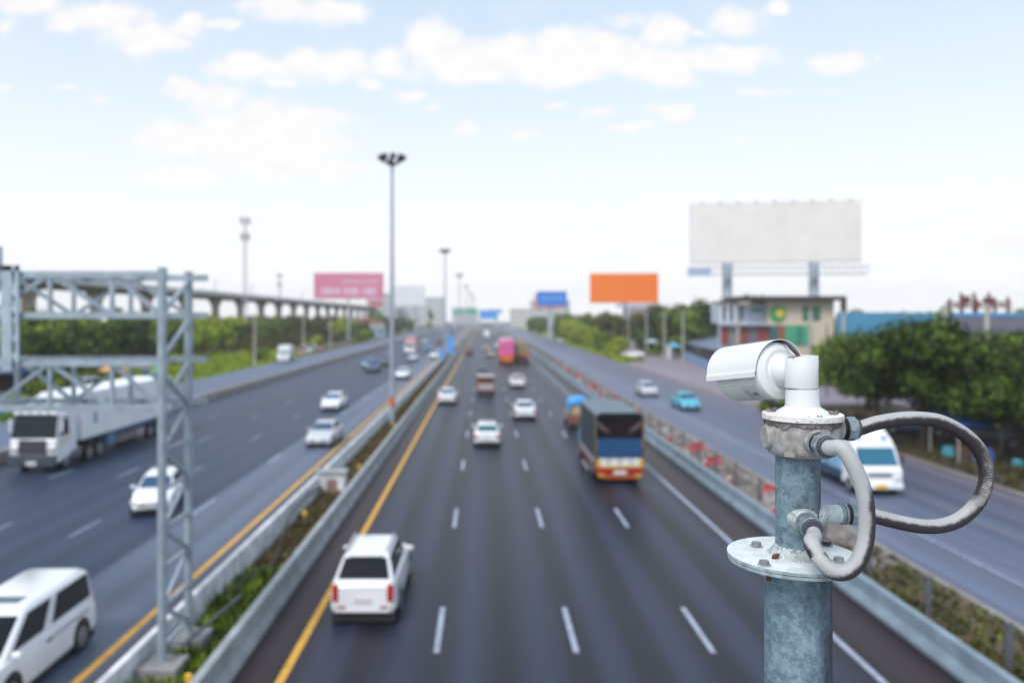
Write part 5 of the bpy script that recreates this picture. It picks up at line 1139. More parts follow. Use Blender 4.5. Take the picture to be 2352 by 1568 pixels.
# ------------------------------------------------------------------ the camera pole in the foreground
YP = 2.07; K = YP/F
def Q(px, py, Y=YP): return P(px, py, Y)
def galv(name, base, dark, light, vs=16.0, dirt_shade=0.55, streak=False):
    m = bpy.data.materials.new(name); m.use_nodes = True; t = m.node_tree; b = t.nodes['Principled BSDF']; L = t.links.new
    tx = t.nodes.new('ShaderNodeTexCoord')
    def noise(sc, det, vec=None, rough=.6):
        n = t.nodes.new('ShaderNodeTexNoise'); n.inputs['Scale'].default_value = sc; n.inputs['Detail'].default_value = det; n.inputs['Roughness'].default_value = rough
        L(vec or tx.outputs['Object'], n.inputs['Vector']); return n
    w = noise(9, 4); ad = t.nodes.new('ShaderNodeVectorMath'); ad.operation = 'MULTIPLY_ADD'; L(w.outputs['Color'], ad.inputs[0]); ad.inputs[1].default_value = (.025,.025,.025); L(tx.outputs['Object'], ad.inputs[2])
    v1 = t.nodes.new('ShaderNodeTexVoronoi'); v1.inputs['Scale'].default_value = vs*2.2; L(ad.outputs[0], v1.inputs['Vector'])
    v2 = t.nodes.new('ShaderNodeTexVoronoi'); v2.inputs['Scale'].default_value = vs*5; L(ad.outputs[0], v2.inputs['Vector'])
    mx = t.nodes.new('ShaderNodeMath'); mx.operation = 'MULTIPLY_ADD'
    s1 = t.nodes.new('ShaderNodeSeparateColor'); L(v1.outputs['Color'], s1.inputs[0]); s2 = t.nodes.new('ShaderNodeSeparateColor'); L(v2.outputs['Color'], s2.inputs[0])
    L(s1.outputs[0], mx.inputs[0]); mx.inputs[1].default_value = .34
    m2 = t.nodes.new('ShaderNodeMath'); m2.operation = 'MULTIPLY'; L(s2.outputs[0], m2.inputs[0]); m2.inputs[1].default_value = .22; L(m2.outputs[0], mx.inputs[2])
    n1 = noise(14, 9, None, .72); m3 = t.nodes.new('ShaderNodeMath'); m3.operation = 'MULTIPLY_ADD'; L(n1.outputs[0], m3.inputs[0]); m3.inputs[1].default_value = .95; L(mx.outputs[0], m3.inputs[2])
    rp = t.nodes.new('ShaderNodeValToRGB'); L(m3.outputs[0], rp.inputs[0]); e = rp.color_ramp.elements
    e[0].position = .42; e[0].color = (*base,1); e[1].position = 1.18 if False else 1.0; e[1].color = (*light,1)
    k = rp.color_ramp.elements.new(.72); k.color = tuple((base[i]+light[i])*.5*.97 for i in range(3)) + (1,)
    # dark oxide blotches stretched down the pipe, with shade painted on its right side
    st = t.nodes.new('ShaderNodeVectorMath'); st.operation = 'MULTIPLY'; L(tx.outputs['Object'], st.inputs[0]); st.inputs[1].default_value = (1,1,.33 if streak else .7)
    n2 = noise(11, 8, st.outputs[0], .72); r2 = t.nodes.new('ShaderNodeMapRange')
    sx_ = t.nodes.new('ShaderNodeSeparateXYZ'); L(tx.outputs['Object'], sx_.inputs[0]); bx_ = t.nodes.new('ShaderNodeMath'); bx_.operation = 'MULTIPLY_ADD'; L(sx_.outputs[0], bx_.inputs[0]); bx_.inputs[1].default_value = 2.6 if streak else 0; L(n2.outputs[0], bx_.inputs[2]); L(bx_.outputs[0], r2.inputs[0]); r2.inputs[1].default_value = .50 if not streak else .43; r2.inputs[2].default_value = .70; r2.inputs[4].default_value = dirt_shade
    mix = t.nodes.new('ShaderNodeMix'); mix.data_type = 'RGBA'; L(r2.outputs[0], mix.inputs[0]); L(rp.outputs[0], mix.inputs[6]); mix.inputs[7].default_value = (*dark,1)
    # fine vertical scratches
    st2 = t.nodes.new('ShaderNodeVectorMath'); st2.operation = 'MULTIPLY'; L(tx.outputs['Object'], st2.inputs[0]); st2.inputs[1].default_value = (90,90,6)
    n3 = noise(2.2, 4, st2.outputs[0]); r3 = t.nodes.new('ShaderNodeMapRange'); L(n3.outputs[0], r3.inputs[0]); r3.inputs[1].default_value = .66; r3.inputs[2].default_value = .72; r3.inputs[4].default_value = .5
    mixb = t.nodes.new('ShaderNodeMix'); mixb.data_type = 'RGBA'; L(r3.outputs[0], mixb.inputs[0]); L(mix.outputs[2], mixb.inputs[6]); mixb.inputs[7].default_value = (*dark,1)
    L(mixb.outputs[2], b.inputs['Base Color']); b.inputs['Metallic'].default_value = .15; b.inputs['Roughness'].default_value = .5
    bp = t.nodes.new('ShaderNodeBump'); bp.inputs['Strength'].default_value = .25; bp.inputs['Distance'].default_value = .002; L(n1.outputs[0], bp.inputs['Height']); L(bp.outputs[0], b.inputs['Normal'])
    return m
M_p1 = galv('galvanised_spangle', (0.085,0.15,0.20), (0.014,0.022,0.036), (0.23,0.32,0.375), 32, .95, True)
M_p2 = galv('galvanised_stained_shaded', (0.070,0.125,0.17), (0.009,0.014,0.024), (0.21,0.295,0.35), 34, .96, True)
M_pl = galv('zinc_white_plate', (0.55,0.61,0.63), (0.30,0.34,0.36), (0.76,0.80,0.81), 9, .30)
M_rimd = galv('zinc_dull_rim', (0.25,0.33,0.37), (0.05,0.06,0.07), (0.45,0.52,0.55), 30, .7)
M_nip = galv('zinc_nipple', (0.30,0.39,0.43), (0.14,0.18,0.21), (0.56,0.63,0.65), 28, .4)
M_weld = mat('weld_paint_silver', (0.42,0.46,0.47), .5, .2, .25, 22, bump=.9, bscale=45)
M_cast = mat('cast_grey_rough', (0.25,0.24,0.235), .85, 0, .12, 60, bump=.3, bscale=900, col2=(.40,.395,.39))
M_wcam = mat('enamel_white', (0.68,0.70,0.705), .38, 0, .02, 4, coat=.25)
M_wcam2 = mat('enamel_white_dull', (0.66,0.68,0.67), .5, 0, .04, 6)
M_wdirty = mat('enamel_white_chipped', (0.70,0.69,0.68), .55, 0, .05, 18, bump=.3, bscale=60)
M_nut = galv('zinc_nut', (0.10,0.14,0.17), (0.04,0.05,0.06), (0.26,0.31,0.34), 25, .35)
M_ring = mat('seal_dark_grey', (0.055,0.065,0.08), .55, 0, .2, 20)
M_seal = mat('dried_sealant', (0.09,0.07,0.065), .7, 0, .35, 40, bump=.8, bscale=90, col2=(.27,.23,.215))
M_bolt = mat('bolt_weathered', (0.25,0.25,0.26), .45, .5, .3, 60)
M_rust = mat('rust_brown', (0.10,0.035,0.018), .85, 0, .4, 60)
M_blkgap = mat('shadow_gap_rubber', (0.012,0.012,0.014), .7)

def zc(px, py, Y=YP): return Q(px, py, Y).z
cx = (1832.5-1112)*K
z_plate = HC-(1272-727)*K
root = thing('pipe_pole', 'thick galvanised steel pipe pole with a round bolted flange, in sharp focus', 'pole', (cx, YP, 6.9))
def loc(p): return Vector(p) - Vector((cx, YP, 6.9))
MB.rel = None
def rel(mb, name, m, par=root, **k):
    # geometry given in world space, stored relative to the pole's base
    mb.v = [p - Vector((cx, YP, 6.9)) for p in mb.v]; return mb.build(name, m, par, **k)
rel(MB().cyl((cx,YP,6.9),(cx,YP,z_plate-.019),73.5*K,n=64), 'lower_pipe', M_p1)
rel(MB().lathe((cx,YP,0),(0,0,1),[(6.9,.14),(6.93,.14)],40), 'base_plate', M_rimd)
fx = .799; PYc = 2.076
pl1 = rel(MB().lathe((fx,PYc,z_plate),(0,0,1),[(-.0085,.05),(-.0085,.1625),(-.0070,.1635),(-.0010,.1635),(0,.1620),(0,.05)],96), 'flange_plate', M_pl)
rel(MB().lathe((fx,PYc,z_plate),(0,0,1),[(-.0195,.05),(-.0195,.1617),(-.0185,.1625),(-.0112,.1625),(-.0102,.1617),(-.0102,.05)],96), 'lower_flange_plate', M_rimd)
rel(MB().lathe((fx,PYc,z_plate),(0,0,1),[(-.0086,.05),(-.0086,.1644),(-.0016,.1644),(-.0016,.05)],96), 'flange_rim', M_rimd)
zu = zc(1832,1042)-.004
rel(MB().cyl((cx,YP,z_plate-.001),(cx,YP,zu),49*K,n=56), 'upper_pipe', M_p2)
# weld bead at the foot of the upper pipe
q = MB(); n = 90; rr = random.Random(2); ring = []
q.lathe((cx,YP,z_plate-.0015),(0,0,1),[(0,.074),(.004,.072),(.010,.0655),(.017,.0585),(.028,.0555),(.028,.05)],64)
for i, p in enumerate(q.v):
    a = math.atan2(p.y-YP, p.x-cx); s_ = 1+.035*math.sin(a*7+p.z*300)+.03*math.sin(a*19)+.02*rr.uniform(-1,1); p.x = cx+(p.x-cx)*s_; p.y = YP+(p.y-YP)*s_
rel(q, 'weld_bead', M_weld)
def hexbolt(px, py, m, dz=.009, r=.0118, stem=0):
    Yb = (HC-z_plate)*F/(py-727); x = (px-1112)*Yb/F
    b = rel(MB().lathe((x,Yb,z_plate),(0,0,1),[(.0003,r*.8),(.0018,r*1.45),(.0022,r*1.4),(.0022,r*.8)],24), 'washer', M_rimd)
    h = MB().cyl((x,Yb,z_plate+.0022),(x,Yb,z_plate+.0022+dz),r*1.08,r*1.02,6); rel(h, 'bolt', m)
    return x, Yb
hexbolt(1737, 1253.5, M_bolt); hexbolt(1755, 1297, M_bolt); hexbolt(1898, 1251, mat('bolt_dark',(.06,.06,.065),.4,.5,.3,60)); hexbolt(1926.5, 1289.5, M_bolt)
xb, yb = P(1755,1330,2.0).x, 2.0
rel(MB().cyl((xb+.012,yb,z_plate-.02),(xb+.012,yb,z_plate-.045),.0062,n=14), 'bolt_shank', M_rust)
# small rust-brown husk on the plate
q = MB().lathe((P(1775,1268,2.045).x,2.03,z_plate+.006),(.55,-.35,.5),[(-.010,.001),(-.004,.0055),(.004,.0065),(.011,.003),(.014,.001)],10)
rel(q, 'rust_flake', M_rust)
# welded nipples on the upper pipe
def nipple(a, d, rw, lengths, tipm=True):
    a = Vector(a); d = Vector(d).normalized(); L1, L2, L3 = lengths
    w_ = MB().lathe(a, d, [(-.02,rw*1.75),(.0,rw*1.6),(.010,rw*1.32),(.020,rw*1.1),(.026,rw*1.02)],40)
    rr = random.Random(int(a.x*1000))
    for p in w_.v: p += Vector((rr.uniform(-1,1),rr.uniform(-1,1),rr.uniform(-1,1)))*.00045
    rel(w_, 'weld_bead', M_weld, smooth=70)
    rel(MB().cyl(a, a+d*L1, rw, n=40), 'nipple', M_nip)
    rel(MB().lathe(a, d, [(L1-.001,rw*.9),(L1-.001,rw*1.10),(L1+.004,rw*1.14),(L1+.0045,rw*1.02),(L1+.0075,rw*1.02),(L1+.008,rw*1.14),(L1+.014,rw*1.14),(L1+.015,rw*.9)],40), 'coupling', M_nut)
    rel(MB().lathe(a, d, [(L1+.0145,rw*.8),(L1+.0145,rw*1.04),(L1+L2,rw*1.04),(L1+L2,rw*.8)],32), 'seal_ring', M_blkgap)
    g_ = MB().lathe(a, d, [(L1+L2,rw*.8),(L1+L2,rw*1.18),(L1+L2+L3,rw*1.14),(L1+L2+L3+.003,rw*1.0),(L1+L2+L3+.003,rw*.6)],8)
    rel(g_, 'gland_nut', M_nut, smooth=20)
    rel(MB().lathe(a+d*(L1+L2+L3), d, [(0,rw*.6),(0,rw*1.03),(.009,rw*1.0),(.0115,rw*.92),(.0115,rw*.6)],36), 'seal_ring', M_ring)
    return a+d*(L1+L2+L3+.006)
zr_ = zc(1880,1180)
e_right = nipple((cx+.044,YP,zr_),(1,0,0),.0238,(.083-.018,.024,.022))
zf_ = zc(1830,1182)
e_front = nipple((cx-.004,YP-.040,zf_),(-.10,-1,-.05),.0240,(.034,.020,.024))

# junction box of the camera mount
jx = (1843-1112)*K
jb = thing('junction_box', 'rough cast grey round junction box with threaded hubs, clamped on top of the upper pipe', 'junction box', (jx, YP, zu))
def relj(mb, name, m, par=jb, **k):
    mb.v = [p - Vector((jx, YP, zu)) for p in mb.v]; return mb.build(name, m, par, **k)
zt_ = zc(1843,962); zb_ = zu+.003
relj(MB().lathe((jx,YP,0),(0,0,1),[(zb_-.002,.05),(zb_-.001,.072),(zb_+.004,.083),(zb_+.012,.089),(zb_+.025,.0905),(zt_-.006,.0915),(zt_-.002,.090),(zt_-.002,.05)],72), 'body', M_cast)
zh = zc(1754,1003); ZR = zc(1950,984)
def hub(d, r, L_, plain):
    d = Vector(d); a = Vector((jx,YP,ZR if d.x > .5 else zh))
    pr = [(.070,r*.8),(.070,r*1.22),(.0905,r*1.14),(L_-.004,r*1.10),(L_,r*1.02)]
    if plain: pr += [(L_,.001)]
    else: pr += [(L_,r*.6)]
    relj(MB().lathe(a, d, pr, 40), 'hub', M_cast)
hub((-1,0,0), .0285, .0995, True); hub((0,-1,0), .0285, .101, False); hub((1,0,0), .0285, .099, False)
def gland(d, start, r):
    d = Vector(d).normalized(); a = Vector((jx,YP,ZR if d.x > .5 else zh))
    s = start
    relj(MB().lathe(a, d, [(s,r*.6),(s,r*.98),(s+.005,r*1.02),(s+.0055,r*.9),(s+.0075,r*.9),(s+.008,r*1.04),(s+.013,r*1.0),(s+.013,r*.6)],36), 'lock_ring', M_blkgap)
    relj(MB().lathe(a, d, [(s+.013,r*.6),(s+.013,r*1.02),(s+.016,r*1.12),(s+.034,r*1.12),(s+.0375,r*1.02),(s+.0375,r*.6)],8), 'gland_nut', M_nut, smooth=20)
    relj(MB().lathe(a+d*(s+.0375), d, [(0,r*.6),(0,r*.90),(.006,r*.88),(.0085,r*.8),(.0085,r*.6)],36), 'seal_ring', M_ring)
    return a+d*(s+.042)
g_right = gland((1,0,0), .099, .0280)
g_front = gland((.03,-1,-.02), .101, .0285)
# little ear with a hole at the lower rim
ed = Vector((-.62,-.78,0)).normalized(); ea = Vector((jx,YP,zb_+.013))+ed*.088; sd = Vector((ed.y,-ed.x,0))
ear = MB(); ring_o = []; 
for z in (-.0055,.0055):
    for k in range(20):
        a = 2*math.pi*k/20; 
        ring_o.append(ea+ed*(.012+.0095*math.cos(a))+sd*(.0145*math.sin(a))+Vector((0,0,z)))
    for k in range(20):
        a = 2*math.pi*k/20; ring_o.append(ea+ed*(.0145+.0032*math.cos(a))+sd*(.0062*math.sin(a))+Vector((0,0,z)))
fs = []
for k in range(20):
    j = (k+1)%20
    fs += [(40+k,40+j,60+j,60+k),(k,20+k,20+j,j),(k,j,40+j,40+k),(20+j,20+k,60+k,60+j)]
ear.add(ring_o, fs); ear.box(ea+ed*.0, (.022,.012,.011), math.atan2(sd.y,sd.x)); relj(ear, 'lug', M_cast)
# sealant squeezed out under the flange
rr = random.Random(9); q = MB(); prev = []
pr = []
for k in range(120):
    a = 2*math.pi*k/120; dz = .004+.006*abs(math.sin(a*3.1))*rr.uniform(.5,1.3)+.009*max(0,math.sin(a*5+1))**4
    pr.append((a, dz))
vs = []
for a, dz in pr:
    c_, s_ = math.cos(a), math.sin(a)
    for r_, z in ((.0885,zt_-.001),(.0945,zt_-.0015),(.0955,zt_-.004-dz*.3),(.0935,zt_-.004-dz),(.0885,zt_-.005-dz)):
        vs.append((jx+c_*(r_+rr.uniform(-.0008,.0008)), YP+s_*(r_+rr.uniform(-.0008,.0008)), z))
n = len(pr); fs = [(k*5+i, ((k+1)%n)*5+i, ((k+1)%n)*5+(i+1)%5, k*5+(i+1)%5) for k in range(n) for i in range(5)]
q.add(vs, fs); relj(q, 'sealant', M_seal)

# ------------------------------------------------------------------ surveillance camera
cc = thing('surveillance_camera', 'white bullet surveillance camera with a curved sunshield on a stubby swivel mount', 'camera', (jx, YP, zt_))
def relc(mb, name, m, par=cc, off=None, **k):
    mb.v = [p - Vector((jx, YP, zt_)) for p in mb.v]; return mb.build(name, m, par, **k)
ft = zc(1843,948)
relc(MB().lathe((jx,YP,0),(0,0,1),[(zt_,.05),(zt_,.0975),(zt_+.0012,.099),(ft-.0015,.099),(ft,.0975),(ft,.086),(ft-.001,.085),(ft-.001,.05)],88), 'mount_flange', M_wdirty)
zj = zc(1841,891); ztop = zc(1841,816)
relc(MB().lathe((jx,YP,0),(0,0,1),[(ft-.001,.03),(ft-.001,.066),(ft+.0035,.064),(ft+.009,.056),(ft+.014,.047),(ft+.018,.0428),(zj-.001,.0405),(zj-.001,.03)],64), 'mount_base', M_wcam)
relc(MB().lathe((jx-.0015,YP,0),(0,0,1),[(zj-.002,.03),(zj-.002,.0396),(zj+.0006,.0396),(zj+.0006,.03)],48), 'joint_gap', M_blkgap)
# upper swivel: open cup with a notch cut in the wall facing the camera body
ux = jx-.0025; q = MB(); nn = 72; vs = []
for k in range(nn):
    a = 2*math.pi*k/nn; c_, s_ = math.cos(a), math.sin(a)
    # notch on the -x side
    d_ = max(0, -c_*0.97 - s_*.1); top = ztop - .012*max(0, d_-.35)**1.2
    for r_, z in ((.0405,zj+.0006),(.0412,zj+.002),(.0408,top-.0015),(.0398,top),(.0352,top),(.0345,top-.002),(.0345,ztop-.030)):
        vs.append((ux+c_*r_, YP+s_*r_, z))
m_ = 7
fs = [(k*m_+i, ((k+1)%nn)*m_+i, ((k+1)%nn)*m_+i+1, k*m_+i+1) for k in range(nn) for i in range(m_-1)]
fs.append(tuple(k*m_+m_-1 for k in range(nn)))
q.add(vs, fs); relc(q, 'swivel_cup', M_wcam)
sa = R(-80); relc(MB().bar((ux+math.cos(sa)*.0404,YP+math.sin(sa)*.0404,zj+.002),(ux+math.cos(sa)*.0402,YP+math.sin(sa)*.0402,ztop-.001), .0011), 'seam', M_ring)
relc(MB().lathe((ux,YP,ztop-.010),(0,0,1),[(0,.034),(.004,.030),(.008,.018),(.009,.002)],24), 'cup_filler', M_seal)
# camera housing: axis from the swivel away to the left and slightly down
ax = Vector((-.365,.905,-.128)).normalized()
side = ax.cross(Vector((0,0,1))).normalized(); up = side.cross(ax).normalized()
B0 = Vector((0,0,0)); bz = zc(1800,851,2.13)
back = Vector((jx,YP,0)); back = Vector((jx-.0275, YP+.068, bz))
LB = .190; rB = .0765
relc(MB().lathe(back - ax*.044, ax, [(0,.020),(.004,.026),(.014,.036),(.026,.0405),(.034,.0425),(.040,.0425),(.0445,.046),(.0445,.02)],56), 'ball_mount', M_wcam)
relc(MB().lathe(back, ax, [(0,.02),(0,.055),(-.0006,.0565),(.0002,.058),(.003,.067),(.0075,rB-.0015),(.011,rB),(.026,rB),(.0265,rB-.0012),(.028,rB-.0012),(.028,.02)],88), 'back_cap', M_wcam)
relc(MB().lathe(back, ax, [(.028,.02),(.028,rB-.0008),(.095,rB-.0012),(.0955,rB-.0024),(.0975,rB-.0024),(.098,rB-.0010),(.101,rB-.0010),(.1015,rB-.0024),(.1035,rB-.0024),(.104,rB-.001),(.107,rB-.001),(.1075,rB-.0024),(.1095,rB-.0024),(.110,rB-.001),(.118,rB-.001),(.118,.02)],88), 'housing', M_wcam2)
# ribbed front ring
q = MB(); nr = 96; vs = []; prof = [(.1185,0),(.130,0),(.175,-.001),(.186,-.004),(.190,-.012),(.190,-.05)]
for k in range(nr*2):
    a = math.pi*k/nr; gr = (k % 4 == 0)
    rib = -.0016 if gr else 0
    d_ = side*math.cos(a)+up*math.sin(a)
    for j, (h_, dr) in enumerate(prof): vs.append(back+ax*h_+d_*(rB-.0005+dr+(rib if 0 < j < 4 else -.0006 if j == 0 else 0)))
m_ = len(prof); N2 = nr*2
fs = [(k*m_+i, ((k+1)%N2)*m_+i, ((k+1)%N2)*m_+i+1, k*m_+i+1) for k in range(N2) for i in range(m_-1)]
q.add(vs, fs); relc(q, 'front_ring', M_wcam2, smooth=25)
relc(MB().lathe(back, ax, [(.183,.0),(.1835,rB-.012)],40), 'front_glass', M_glass)
# label plate and tiny marks under the housing
def onbody(ang, h0, h1, da, dr, t_=.0004):
    q = MB(); n_ = 6; vs = []
    for i in range(n_+1):
        a = R(ang-da/2+da*i/n_); d_ = side*math.cos(a)+up*math.sin(a)
        for h_ in (h0,h1):
            vs.append(back+ax*h_+d_*(rB+dr)); vs.append(back+ax*h_+d_*(rB+dr+t_))
    fs = []
    for i in range(n_):
        a = i*4; b_ = a+4
        fs += [(a+1,a+3,b_+3,b_+1),(a,b_,b_+2,a+2),(a,a+1,b_+1,b_),(a+2,b_+2,b_+3,a+3)]
    fs += [(0,2,3,1),(n_*4,n_*4+1,n_*4+3,n_*4+2)]
    q.add(vs, fs); return q
sgn = -1  # side facing the viewer
side_v = -1 if side.dot(Vector((0,-1,0))) < 0 else 1
a0 = 180 if side_v < 0 else 0
def vang(deg_below): return (a0 + (deg_below if side_v < 0 else -deg_below))
relc(onbody(vang(48), .034, .092, 40, -.0006), 'label', mat('label_pale_grey', (.60,.61,.61), .4), smooth=30)
for k in range(5): relc(onbody(vang(40+3.5*k), .070-.002*k, .086-.001*k, 1.0, -.0001, .0003), 'label_print', mat('label_ink', (.22,.23,.24), .5), smooth=0)
relc(onbody(vang(50), .042, .060, 8, -.0001, .0003), 'label_print', MATS['label_ink'], smooth=0)
relc(MB().lathe(back+ax*.094+(side*math.cos(R(vang(68)))+up*math.sin(R(vang(68))))*(rB-.001), side*math.cos(R(vang(68)))+up*math.sin(R(vang(68))), [(0,.0045),(.0008,.0045),(.001,.0035)],20), 'screw', M_wdirty)
# sunshield: half pipe with a straight skirt and lip at each side
q = MB(); rs = rB+.0050; th = .0022; secs = []
prof2 = []
lo = -.0145
for s_, rr_ in ((1, rs+th), (-1, rs)):
    pts = []
    angs = [i*180/40 for i in range(41)]
    for a in angs: pts.append((rr_*math.cos(R(a)), rr_*math.sin(R(a))))
    lip_o = rs+th+.0042 if s_ > 0 else rs+.0042
    ext = [(lip_o, -.0005),(lip_o, lo)]
    if s_ > 0: loop_o = [( -p[0], p[1]) for p in reversed(ext)]; outer = [(lip_o,lo),(lip_o,-.001),(rs+th+.0006,.0028)] + pts[1:-1] + [(-rs-th-.0006,.0028),(-lip_o,-.001),(-lip_o,lo)]
    else: inner = [(lip_o,lo),(lip_o,-.0025),(rs,.001)] + pts[1:-1] + [(-rs,.001),(-lip_o,-.0025),(-lip_o,lo)]
loop = outer + inner[::-1]
def ring_at(h_, cut=0.0):
    return [back + ax*(h_ - cut*max(0, y_)/rs*1.0) + side*x_ + up*y_ for x_, y_ in loop]
secs = [ring_at(.0065, .010), ring_at(.02, .004), ring_at(.06), ring_at(.12), ring_at(.180), ring_at(.2085, .0)]
q.loft(secs); relc(q, 'sunshield', M_wcam, smooth=28)
# black lead from under the shield into the cup
pts = [back+up*(rB-.003)+ax*.03, back+up*(rB+.001)+ax*.004+side*.012*(-side_v), back+up*(rB-.008)-ax*.014+Vector((.012,0,0)), Vector((ux-.020,YP+.022,ztop+.020)), Vector((ux-.008,YP+.006,ztop+.002)), Vector((ux-.004,YP,ztop-.012))]
relc(MB().tube(spline(pts,8), .0045, 12), 'lead', mat('lead_black', (.03,.022,.022), .5))
# brown leaf bits and sealant crumbs on the flange
rr = random.Random(21); q = MB()
def crumb(q, c, s_, n_=7):
    for i in range(n_):
        p = Vector(c)+Vector((rr.uniform(-1,1),rr.uniform(-1,1),0))*s_*1.2
        h_ = s_*rr.uniform(.25,.75); q.lathe(p, Vector((rr.uniform(-.8,.8),rr.uniform(-.8,.8),1)), [(-h_*.2,s_*.35),(h_*.4,s_*.48*rr.uniform(.6,1.2)),(h_,s_*.12)], 7)
crumb(q, (jx+.070,YP-.018,ft), .012, 12); crumb(q, (jx-.062,YP+.048,ft), .013, 14); crumb(q, (jx-.015,YP-.080,ft-.002), .005, 5); crumb(q, (jx+.014,YP-.078,ft), .005, 5)
relc(q, 'sealant', M_seal, smooth=30)
q = MB()
for a, z, s_ in [(-170,.008,.004),(-166,.004,.0045),(-160,.010,.003),(-118,.004,.0035),(-100,.006,.004),(-92,.003,.0045),(-60,.005,.0035),(-48,.009,.005),(-44,.004,.004),(-30,.007,.004),(-20,.004,.003)]:
    p = Vector((jx+math.cos(R(a))*.0985, YP+math.sin(R(a))*.0985, zt_+z)); crumb(q, p, s_*.8, 4)
relc(q, 'dirt_crumbs', mat('stain_tan', (.42,.33,.26), .8, 0, .3, 60), smooth=30)
crumb2 = MB(); crumb(crumb2, (ux-.030,YP-.026,ztop-.001), .004, 6); relc(crumb2, 'dirt_crumbs', MATS['stain_tan'], smooth=30)

# ------------------------------------------------------------------ conduits
def conduit_mat():
    m = bpy.data.materials.new('conduit_weathered'); m.use_nodes = True; t = m.node_tree; b = t.nodes['Principled BSDF']; L = t.links.new
    at = t.nodes.new('ShaderNodeAttribute'); at.attribute_name = 'dark_tone'
    uvn = t.nodes.new('ShaderNodeAttribute'); uvn.attribute_name = 'along'
    tx = t.nodes.new('ShaderNodeTexCoord')
    n1 = t.nodes.new('ShaderNodeTexNoise'); n1.inputs['Scale'].default_value = 75; n1.inputs['Detail'].default_value = 8; n1.inputs['Roughness'].default_value = .7; L(tx.outputs['Object'], n1.inputs['Vector'])
    n2 = t.nodes.new('ShaderNodeTexNoise'); n2.inputs['Scale'].default_value = 14; n2.inputs['Detail'].default_value = 4; L(tx.outputs['Object'], n2.inputs['Vector'])
    def mm(op, a, c):
        q = t.nodes.new('ShaderNodeMath'); q.operation = op
        for i, x in enumerate((a, c)):
            if isinstance(x, (int,float)): q.inputs[i].default_value = x
            else: L(x, q.inputs[i])
        return q.outputs[0]
    # rings of the spiral showing in the dark tone
    sp_ = t.nodes.new('ShaderNodeMath'); sp_.operation = 'SINE'; L(mm('MULTIPLY', uvn.outputs['Fac'], 2*math.pi/.0046), sp_.inputs[0])
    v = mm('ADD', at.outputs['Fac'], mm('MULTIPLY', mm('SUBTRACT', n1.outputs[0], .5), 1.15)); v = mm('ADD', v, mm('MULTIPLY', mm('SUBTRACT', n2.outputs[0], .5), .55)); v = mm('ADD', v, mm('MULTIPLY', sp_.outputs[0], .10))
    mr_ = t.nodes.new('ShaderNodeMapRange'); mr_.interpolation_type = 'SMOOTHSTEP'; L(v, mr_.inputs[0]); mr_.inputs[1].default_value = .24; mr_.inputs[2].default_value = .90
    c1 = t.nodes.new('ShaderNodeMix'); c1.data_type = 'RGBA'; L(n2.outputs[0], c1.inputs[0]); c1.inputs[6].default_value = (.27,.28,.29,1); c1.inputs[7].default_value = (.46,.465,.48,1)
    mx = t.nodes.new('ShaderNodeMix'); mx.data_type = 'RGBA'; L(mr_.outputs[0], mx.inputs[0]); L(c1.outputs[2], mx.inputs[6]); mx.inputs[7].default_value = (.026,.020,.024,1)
    L(mx.outputs[2], b.inputs['Base Color']); b.inputs['Roughness'].default_value = .55
    bp = t.nodes.new('ShaderNodeBump'); bp.inputs['Strength'].default_value = .16; bp.inputs['Distance'].default_value = .001; L(sp_.outputs[0], bp.inputs['Height']); L(bp.outputs[0], b.inputs['Normal'])
    return m
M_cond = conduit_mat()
def conduit(label, pts, r, gfun):
    sp_ = spline(pts, 10); n = 28; mb = MB().tube(sp_, r, n, caps=True)
    base = sp_[0]; mb.v = [p-base for p in mb.v]
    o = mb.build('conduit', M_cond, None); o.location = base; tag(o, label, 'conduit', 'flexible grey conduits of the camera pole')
    ga = o.data.attributes.new('dark_tone', 'FLOAT', 'POINT'); al = o.data.attributes.new('along', 'FLOAT', 'POINT'); s_ = 0
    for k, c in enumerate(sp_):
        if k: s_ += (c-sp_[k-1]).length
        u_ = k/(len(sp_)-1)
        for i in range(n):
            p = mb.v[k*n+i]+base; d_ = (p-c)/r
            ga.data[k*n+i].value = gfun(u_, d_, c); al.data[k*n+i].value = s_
    return o
c1 = [g_front-Vector((0,-.015,0)), g_front+Vector((.002,-.008,-.0005)), Q(1936,1031,1.895), Q(1965,1078,1.875), Q(1984,1130,1.865), Q(1991,1184,1.86), Q(1988,1240,1.855), Q(1975,1281,1.85), Q(1955,1306,1.85), Q(1931,1315,1.853), Q(1905,1306,1.862), Q(1881,1280,1.878), Q(1864,1247,1.90), e_front+Vector((-.001,-.010,-.014)), e_front+Vector((0,.015,0))]
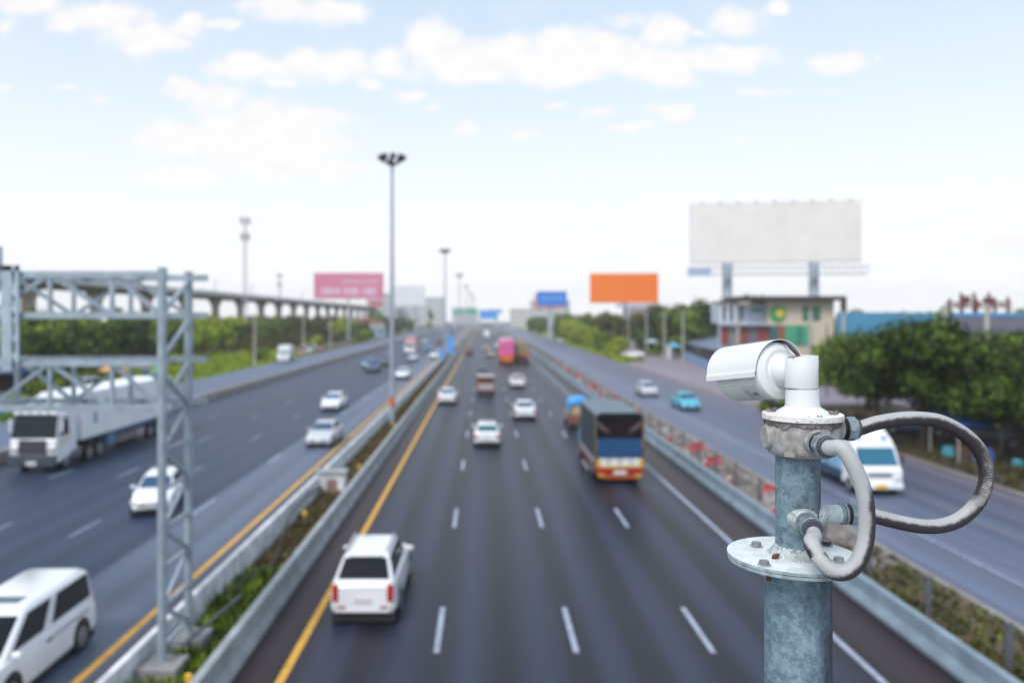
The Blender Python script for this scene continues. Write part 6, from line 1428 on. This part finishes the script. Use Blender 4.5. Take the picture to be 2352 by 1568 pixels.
def gf1(u_, d_, c):
    # darker on the outside of the bend, more towards the bottom of the loop
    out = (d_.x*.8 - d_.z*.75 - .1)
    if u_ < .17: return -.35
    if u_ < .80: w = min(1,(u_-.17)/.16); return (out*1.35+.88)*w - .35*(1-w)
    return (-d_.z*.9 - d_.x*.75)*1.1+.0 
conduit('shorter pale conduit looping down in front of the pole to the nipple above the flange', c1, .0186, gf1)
c2 = [g_right-Vector((.015,0,0)), g_right+Vector((.004,0,0)), Q(2013,971,2.07), Q(2068,962,2.075), Q(2115,961,2.08), Q(2158,967.5,2.085), Q(2198,986,2.09), Q(2234,1014,2.095), Q(2258,1050,2.095), Q(2266,1090,2.095), Q(2258,1130,2.09), Q(2237,1164,2.085), Q(2204,1192,2.08), Q(2166,1206,2.075), Q(2122,1208.5,2.07), Q(2070,1200,2.07), Q(2025,1189,2.07), Q(1992,1182,2.07), e_right+Vector((.004,0,0)), e_right-Vector((.015,0,0))]
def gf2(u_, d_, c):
    base = -d_.z*1.5+1.02  # darker towards the downward side of the tube
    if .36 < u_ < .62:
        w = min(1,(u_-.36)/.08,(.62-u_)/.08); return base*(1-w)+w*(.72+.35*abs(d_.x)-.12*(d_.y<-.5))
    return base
conduit('long dark-mottled conduit looping far out to the right from junction box to side nipple', c2, .0183, gf2)

# ------------------------------------------------------------------ footbridge that carries the pole (below the frame)
t = thing('footbridge', 'concrete footbridge deck the pole stands on, below the picture', 'footbridge', (0,0,0))
MB().bb(-42,44,-1.9,2.30,6.35,6.895).build('deck', m_conc, t, smooth=0)
for x in (-40.5,42): MB().bb(x-.4,x+.4,-.6,1.0,0,6.348).build('pier', m_conc2, t, smooth=0)

# ------------------------------------------------------------------ haze
hz = MB().bb(-850,850,-140,1240,-1.0,48.0)
o = hz.build('haze', bpy.data.materials.new('haze_air'), smooth=0); o['kind'] = 'stuff'; o['label'] = 'pale haze in the air'
m = o.data.materials[0]; m.use_nodes = True; tt = m.node_tree; tt.nodes.clear()
ou = tt.nodes.new('ShaderNodeOutputMaterial'); pv = tt.nodes.new('ShaderNodeVolumePrincipled'); tt.links.new(pv.outputs[0], ou.inputs['Volume'])
pv.inputs['Color'].default_value = (.97,.98,1,1); pv.inputs['Density'].default_value = .00035; pv.inputs['Anisotropy'].default_value = -0.1
